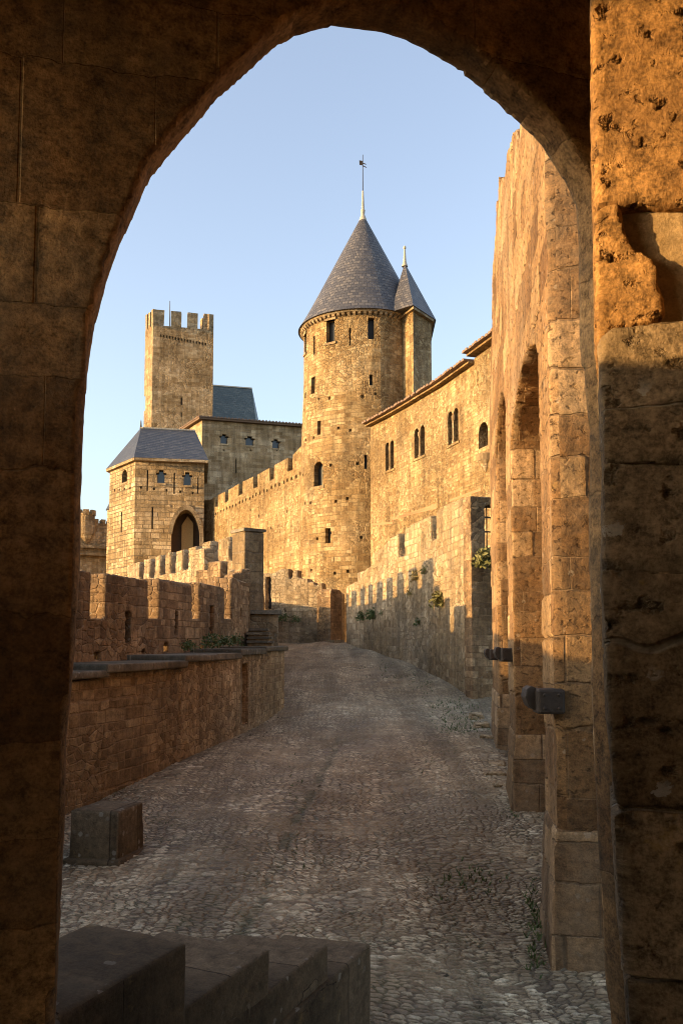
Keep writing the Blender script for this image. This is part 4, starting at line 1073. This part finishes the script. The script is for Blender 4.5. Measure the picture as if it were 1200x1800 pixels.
# ================================================================== RUINED GATE WALL on the right
def ruin():
    k = .132; x0 = pix(979, 1689, 6.6).x + .03
    X = lambda Y: x0 + k * (Y - 6.6)
    # local x runs from far to near, so the face looks towards the road
    Yn, Yf = 6.6, 17.5
    f = Frame((X(Yf), Yf), (X(Yn), Yn), -2.9)
    T = f.thing('ruined_gate_wall', 'tall ragged ruined gate wall with pointed recess and three piers', 'wall')
    sY = lambda Y: (Yf - Y) * math.hypot(1, k)
    # ragged top
    tp = [(863, 640), (864, 560), (867, 480), (871, 400), (878, 330), (889, 308), (897, 262), (912, 230), (930, 180), (955, 120), (985, 60)]
    top = []
    for px, py in tp:
        s, z = f.uv(px, py); top.append((s, z))
    top = [(0, top[0][1] - 1)] + [p for p in top if 0 < p[0] < f.len]
    zmax = max(p[1] for p in top); top.append((f.len, zmax + .3))
    rr = random.Random(3); T2 = []
    for (xa, za_), (xb, zb_) in zip(top, top[1:]):
        n = max(1, int(math.hypot(xb - xa, zb_ - za_) / .4))
        for i in range(n):
            q = i / n; T2.append((xa + (xb - xa) * q, za_ + (zb_ - za_) * q + rr.uniform(-.25, .25)))
    T2.append(top[-1]); 
    T2[-1] = (f.len, T2[-1][1])
    a0, a1 = sY(11.15), sY(7.45); za = f.uv(921, 634)[1]; zs = f.uv(908, 760)[1]
    b0, b1 = sY(15.2), sY(12.2); zb = f.uv(882, 676)[1]; zbs = f.uv(878, 780)[1]
    holes = MB()
    holes.prism(arch_pts(a0, a1, -.5, zs, za, 10), -.6, .75)
    holes.prism(arch_pts(b0, b1, -.5, zbs, zb, 8), -.6, .5)
    ob = dense(T, 'wall', MB().prism(wall_outline(0, f.len, 0, T2), 0, 1.7), 'ruin', .04, holes)
    # square holes and a slot in the back of the recess
    # plinths: the piers widen at the foot
    for ya, yb in ((6.6, 7.45), (11.15, 12.2), (15.2, 17.5)):
        s0, s1 = sY(yb), sY(ya); g = zg((ya + yb) / 2) + 2.9
        bm = MB(); h = .95 if ya < 16 else 1.3
        bm.hull([(s0 - .03, -.10, 0), (s1 + .05, -.10, 0), (s1 + .05, .5, 0), (s0 - .03, .5, 0), (s0, -.02, g + h), (s1 + .015, -.02, g + h), (s1 + .015, .5, g + h), (s0, .5, g + h)],
                [[3, 2, 1, 0], [4, 5, 6, 7], [0, 1, 5, 4], [1, 2, 6, 5], [2, 3, 7, 6], [3, 0, 4, 7]])
        dense(T, 'plinth', bm, 'ruinface', .03)
    # stone string moulding at the foot of the far jamb
    # iron/stone brackets of the vanished doors
    def bracket(px, py, Y, size, label):
        p = pix(px, py, Y); b = thing('hinge_bracket', label, 'bracket', (p.x, p.y, p.z), 0, 'door brackets on the ruined gate wall')
        s = size
        link('plate', evaluated(MB().box(-.02 * s, .19 * s, -.10 * s, .12 * s, -.095 * s, .095 * s).mesh(), [('BEVEL', dict(width=.02 * s, segments=2)), ('SUBSURF', dict(levels=1, subdivision_type='SIMPLE'))]), 'iron', b)
        for qx in (.03, .14):
            for qz in (-.05, .05): link('rivet', MB().lathe(0, 0, [(.014 * s, 0), (.012 * s, .012 * s), (0, .018 * s)], 8).mesh(), 'iron', b).matrix_local = Matrix.Translation((qx * s, -.098 * s, qz * s)) @ Matrix.Rotation(R(90), 4, 'X')
        hk = MB().prism([(-.095 * s, .03 * s), (-.085 * s, .09 * s), (-.05 * s, .115 * s), (-.012 * s, .10 * s), (-.012 * s, .03 * s), (.0, .02 * s), (.0, -.06 * s), (-.03 * s, -.07 * s), (-.07 * s, -.04 * s)], -.02 * s, .16 * s)
        link('hook', evaluated(hk.mesh(), [('BEVEL', dict(width=.012 * s, segments=2))]), 'iron', b)
    bracket(944, 1232, 6.62, 1.0, 'large dark rounded bracket jutting from the nearest pier of the ruined wall')
    bracket(881, 1151, 11.4, .95, 'smaller dark bracket jutting from the second pier of the ruined wall')
    bracket(861, 1151, 15.4, 1.0, 'farthest small dark bracket at the third pier of the ruined wall')
ruin()

# kerb stones along the foot of the ruined wall
def kerbs():
    i = 0
    KL = ['large pale kerb stone standing against the second pier', 'flat loose paving stone beside the grass patch', 'small flat stone half sunk in the grass', 'low kerb stone just behind the large pale one',
          'kerb stone at the foot of the third pier', 'kerb stone beyond the third pier, close to the end wall', 'farthest kerb stone, touching the parapet end wall', 'small kerb stone nearest the camera before the second pier']
    for px, py, w, d, h in ((868, 1368, .34, .30, .12), (852, 1333, .30, .24, .08), (840, 1345, .26, .22, .04), (872, 1350, .26, .3, .12), (856, 1300, .3, .3, .1), (846, 1276, .3, .4, .1), (838, 1258, .3, .5, .1), (880, 1385, .3, .3, .1)):
        p = ghit(px, py); o = thing('kerb_stone', '', 'stone', (p.x, p.y, p.z - .04), rng.uniform(-.3, .3), 'loose kerb stones beside the ruined wall')
        o['label'] = KL[i]; i += 1
        link('slab', voxel(MB().box(-w / 2, w / 2, -d / 2, d / 2, -.05, h, .03, rng).mesh(), .025), 'parapet', o)
kerbs()

# ================================================================== FOREGROUND GATEHOUSE
def gatehouse():
    TK = .15                                                 # thickness of the arch wall
    d = Vector((.968, .25)).normalized(); o = Vector((0, 2.75)); left = o - d * 3.1
    f = Frame(left, o + d * 2.4, -2.7)
    T = f.thing('gateway_arch', 'dark pointed stone archway framing the whole view', 'archway')
    sil = [(90, 1900), (95, 1800), (103, 1600), (113, 1450), (120, 1300), (128, 1150), (135, 1000), (141, 880), (146, 750), (155, 660), (166, 580), (182, 500), (205, 435), (232, 382), (262, 325), (300, 272), (340, 224), (382, 182), (425, 140), (468, 104), (505, 76), (540, 59), (578, 50),
           (620, 52), (665, 60), (710, 75), (755, 96), (800, 125), (845, 160), (880, 190), (912, 220), (945, 256), (975, 297), (1000, 340), (1012, 368), (1017, 450), (1019, 600), (1023, 690), (1034, 745), (1034, 850), (1032, 950), (1034, 1080), (1036, 1200), (1042, 1350), (1048, 1500), (1058, 1650), (1068, 1800), (1074, 1900)]
    pts = [f.uv(px, py, back=TK) for px, py in sil]
    L = f.len; H = 7.2
    rr = random.Random(5)
    pts = [pts[0]] + [(x + rr.uniform(-.006, .006), z + rr.uniform(-.006, .006)) for x, z in pts[1:-1]] + [pts[-1]]
    outline = [(0, -.3)] + [(pts[0][0], -.3)] + pts + [(pts[-1][0], -.3), (L, -.3), (L, H), (0, H)]
    dense(T, 'arch_wall', MB().prism(outline, 0, TK), 'arch', .022)
    xm = sum(p[0] for p in pts) / len(pts)
    wide = [(xm + (x - xm) * 1.10 + (.48 * min(1, (x - xm) / .5) if x > xm else 0), z + .55) for x, z in pts]
    ol2 = [(0, -.3), (wide[0][0], -.3)] + wide + [(wide[-1][0], -.3), (L, -.3), (L, H), (0, H)]
    dense(T, 'rebate_wall', MB().prism(ol2, TK + .005, .62), 'arch', .04)
    # rest of the vaulted gatehouse round the camera
    g = T
    def world(x, y): v = Vector((x, y)) - f.o; return (v.dot(f.d), -v.dot(f.n))
    def wbox(name, pts_, z0, z1, mat='arch'):
        q = [world(*p) for p in pts_]; m = MB().plan(q, z0 + 2.7, z1 + 2.7).mesh(); link(name, m, mat, T)
    Rr = o + d * 2.4
    wbox('ceiling', [(left.x - .3, left.y - .1), (Rr.x, Rr.y - .02), (Rr.x, -4.5), (left.x - .3, -4.5)], 3.0, 3.4)
    bx = [world(left.x - .3, -4.5), world(Rr.x, -4.5), world(Rr.x, -4.1), world(left.x - .3, -4.1)]
    bw = MB().plan(bx, -.3, 5.69).mesh()
    bc = [world(-1.9, -5.2), world(1.5, -5.2), world(1.5, -3.4), world(-1.9, -3.4)]
    link('back_wall', cut(bw, MB().plan(bc, -.6, 2.9)), 'arch', T)  # unseen rear opening, added to light the lower jamb and blocks
    wbox('side_wall', [(Rr.x - .6, -4.08), (Rr.x, -4.08), (Rr.x, Rr.y - .03), (Rr.x - .6, Rr.y - .2)], -3, 2.99)
    # unseen left side, added: low wall shades the lower pier, opening lets sun in
    xl = left.x
    sill = 1.17
    wbox('window_sill', [(xl - .3, -4.08), (xl + .1, -4.08), (xl + .1, left.y - .0), (xl - .3, left.y - .0)], -3, sill)  # unseen wall added to block the low sun
    wbox('sun_opening_jamb', [(xl - .3, -4.07), (xl + .1, -4.07), (xl + .1, -.5), (xl - .3, -.5)], sill + .002, 2.99)
    wbox('sun_opening_head', [(xl - .3, -.49), (xl + .1, -.49), (xl + .1, left.y - .0), (xl - .3, left.y - .0)], 2.15, 2.99)
    return f
AF = gatehouse()

def pier():
    # stack of big weathered blocks just inside the arch, facing the camera
    Yp = 2.02
    f = fr(1046, Yp, 1330, Yp - .10, -2.7); T = f.thing('weathered_pier', 'massive eroded ochre stone pier filling the right edge of the view', 'pier')
    u = f.uv
    def blk(name, poly, mat, y0, y1, vox=.011):
        pts = [u(px, py) for px, py in poly]
        dense(T, name, MB().prism(pts, y0, y1), mat, vox)
    D = .48
    blk('top_block', [(1043, -200), (1330, -200), (1330, 340), (1200, 352), (1130, 352), (1050, 362), (1046, 200)], 'pier', .0, D)
    blk('recessed_block', [(1062, 352), (1330, 345), (1330, 566), (1062, 580)], 'pier2', .045, D)
    blk('broken_block', [(1050, 372), (1082, 364), (1088, 400), (1103, 440), (1132, 452), (1145, 470), (1148, 500), (1160, 545), (1150, 562), (1095, 578), (1056, 608), (1052, 560)], 'pier', .0, .3, .009)
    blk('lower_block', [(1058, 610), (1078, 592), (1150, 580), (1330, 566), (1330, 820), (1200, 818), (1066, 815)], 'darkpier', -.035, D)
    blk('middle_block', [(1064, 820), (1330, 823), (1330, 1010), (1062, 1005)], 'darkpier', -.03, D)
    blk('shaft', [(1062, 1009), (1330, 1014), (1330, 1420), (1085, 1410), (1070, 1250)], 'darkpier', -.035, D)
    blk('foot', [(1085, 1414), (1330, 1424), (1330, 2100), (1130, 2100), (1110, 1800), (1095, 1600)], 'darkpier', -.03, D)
pier()

def stepped_blocks():
    # stepped parapet of the stair, bottom left: long axis goes right and away
    d = Vector((.387, .922)); n = Vector((-.922, .387))            # long direction, and across to the left
    data = [((332, 1655), 3.60, .50), ((470, 1667), 4.30, .60), ((577, 1663), 4.95, .60), ((649, 1661), 5.5, .58)]
    p = pix(332, 1655, 3.6); T = thing('stepped_parapet', 'four dark stepped parapet blocks at the bottom left', 'parapet', (p.x, p.y, zg(3)))
    for i, ((px, py), Y, wd) in enumerate(data):
        c = pix(px, py, Y); c = Vector((c.x - T.location.x, c.y - T.location.y)); z = pix(px, py, Y).z - T.location.z
        a = c - d * (1.22 if i == 0 else 1.7); q = [a, c, c + n * wd, a + n * wd]
        # local frame box rotated
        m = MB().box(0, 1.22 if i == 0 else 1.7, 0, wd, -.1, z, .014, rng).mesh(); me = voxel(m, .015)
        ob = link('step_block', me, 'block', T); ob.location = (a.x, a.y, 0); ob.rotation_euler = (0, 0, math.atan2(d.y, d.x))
stepped_blocks()

# ================================================================== PLANTS
def leafmat(name, c):
    m = simple(name, c, .6, .5, 15); return m
LM = [leafmat('leaf_green', (.07, .10, .03)), leafmat('leaf_olive', (.13, .12, .035)), leafmat('leaf_dry', (.22, .17, .06))]
def tuft(px, py, Y, r, n, label, mat=1, up=True, hang=.0, seed=0):
    r *= 1.15; n = int(n * 1.6)
    p = pix(px, py, Y); o = thing('wall_plant' if up is True else 'hanging_plant', label, 'plant', (p.x, p.y, p.z)); q = random.Random(seed)
    m = MB(); st = MB()
    for i in range(n):
        a = q.uniform(0, 2 * math.pi); e = q.uniform(-.3, 1.3); L = r * q.uniform(.3, 1)
        v = Vector((math.cos(a) * math.cos(e), math.sin(a) * math.cos(e) * .7 - .25, math.sin(e) - hang)) * L
        s = r * q.uniform(.10, .2); t1 = Vector((q.uniform(-1, 1), q.uniform(-1, 1), q.uniform(-1, 1))).normalized() * s; t2 = t1.cross(Vector((q.uniform(-1, 1), q.uniform(-1, 1), q.uniform(-1, 1)))).normalized() * s * .45
        m.face([v - t1, v + t2, v + t1, v - t2])
        if i % 6 == 0:
            w = Vector((.003, 0, .003)); st.face([-w, w, v * .95 + w * .5, v * .95 - w * .5])
    me = bpy.data.meshes.new('foliage'); m.b.to_mesh(me); link('foliage', me, LM[mat], o, uv=False)
    me = bpy.data.meshes.new('stem'); st.b.to_mesh(me); link('stem', me, LM[2], o, uv=False)
    return o
def wallY(px):  return float(np.interp(px, [609, 655, 697, 762, 830], [38, 34, 31, 27, 23])) - .15
for i, (px, py, r, n, lab, mt) in enumerate(((776, 1062, .38, 260, 'largest bushy weed growing from the pale parapet wall', 1), (733, 1018, .28, 140, 'dry tuft high on the pale parapet wall', 2), (748, 1006, .24, 90, 'small tuft beside the dry one high on the parapet wall', 1),
        (722, 1044, .22, 90, 'small yellow tuft below the dry one on the parapet wall', 2), (655, 1086, .36, 160, 'dark green weed low on the shaded parapet wall', 0), (637, 1088, .32, 130, 'leftmost dark weed low on the shaded parapet wall', 0), (737, 1098, .24, 90, 'dark tuft in the shaded middle of the parapet wall', 0),
        (672, 1080, .16, 50, 'tiny weed right of the two dark ones on the parapet wall', 0))):
    tuft(px, py, wallY(px), r, n, lab, mt, seed=i)
tuft(859, 985, 22.6, .42, 420, 'bushy plant hanging below the barred opening', 1, up=False, hang=.25, seed=20)
tuft(497, 1090, 43.2, .35, 90, 'weed at the left end of the cross wall', 0, seed=30)
tuft(519, 1092, 43.0, .3, 80, 'weed right of the first on the cross wall', 0, seed=31)
for i, (px, py, Y, r, n, lab) in enumerate(((395, 1132, 17.0, .17, 130, 'low green weed on the ledge by the parapet end'), (372, 1134, 16.0, .2, 120, 'small weed left of the ledge weed'), (332, 1140, 14.6, .14, 90, 'little clump on the ledge under the third merlon'), (415, 1130, 17.6, .18, 110, 'weed at the far end of the ledge'))):
    tuft(px, py, Y, r, n, lab, 0, seed=40 + i)

def grass():
    q = random.Random(12); m = MB()
    spots = [(800, 1245, 26, 14, 130), (802, 1280, 26, 12, 190), (820, 1325, 30, 18, 110), (800, 1340, 20, 12, 60), (945, 1640, 12, 30, 70), (520, 1430, 8, 40, 70), (440, 1530, 16, 22, 60), (700, 1185, 30, 8, 60), (270, 1440, 22, 8, 40), (985, 1672, 10, 6, 20), (770, 1235, 20, 8, 40), (840, 1545, 26, 14, 40), (930, 1590, 8, 20, 20), (230, 1400, 22, 5, 50), (330, 1372, 30, 5, 40), (480, 1470, 5, 12, 40), (500, 1440, 5, 14, 40), (420, 1550, 6, 12, 30), (700, 1172, 30, 4, 50), (760, 1205, 20, 5, 50), (900, 1430, 10, 4, 24), (875, 1310, 8, 4, 24)]
    for cx, cy, rx, ry, n in spots:
        for i in range(n):
            p = ghit(cx + q.gauss(0, rx), cy + q.gauss(0, ry)); b = p + Vector((0, 0, -.01))
            for k in range(3):
                a = q.uniform(0, 6.28); L = q.uniform(.03, .075); w = Vector((math.cos(a), math.sin(a), 0)) * .008; t = b + Vector((q.uniform(-.04, .04), q.uniform(-.04, .04), L))
                m.face([b - w, b + w, t])
    me = bpy.data.meshes.new('grass'); m.b.to_mesh(me); o = link('grass', me, LM[0], uv=False, kind='stuff')
grass()

def grit():
    q = random.Random(33); m = MB()
    def peb(p, r):
        a = q.uniform(0, 3.14); c, sn = math.cos(a), math.sin(a); v = []
        for (x, y, z) in ((1, 0, .1), (.3, .7, .05), (-.8, .4, .1), (-.7, -.5, .05), (.4, -.7, .1), (0, 0, .75)):
            x *= r * q.uniform(.7, 1.2); y *= r * q.uniform(.5, 1); v.append((p.x + x * c - y * sn, p.y + x * sn + y * c, p.z + z * r * .8))
        m.hull(v, [[0, 1, 5], [1, 2, 5], [2, 3, 5], [3, 4, 5], [4, 0, 5]])
    for i in range(420):
        k = q.random()
        if k < .35: t_ = q.random(); px = 118 + (499 - 118) * t_; py = float(np.interp(px, [118, 202, 315, 390, 424, 465, 499], [1430, 1400, 1371, 1321, 1291, 1271, 1240])) + abs(q.gauss(0, 14))
        elif k < .6: t_ = q.random(); px = 965 - 130 * t_ - abs(q.gauss(0, 12)); py = 1650 - 400 * t_ ** .6
        else: px, py = q.uniform(120, 1000), q.uniform(1200, 1790)
        p = ghit(px, py); p.z += .0; peb(p, q.uniform(.012, .035))
    me = m.mesh('gravel'); link('gravel', me, 'coping', uv=True, kind='stuff')
grit()
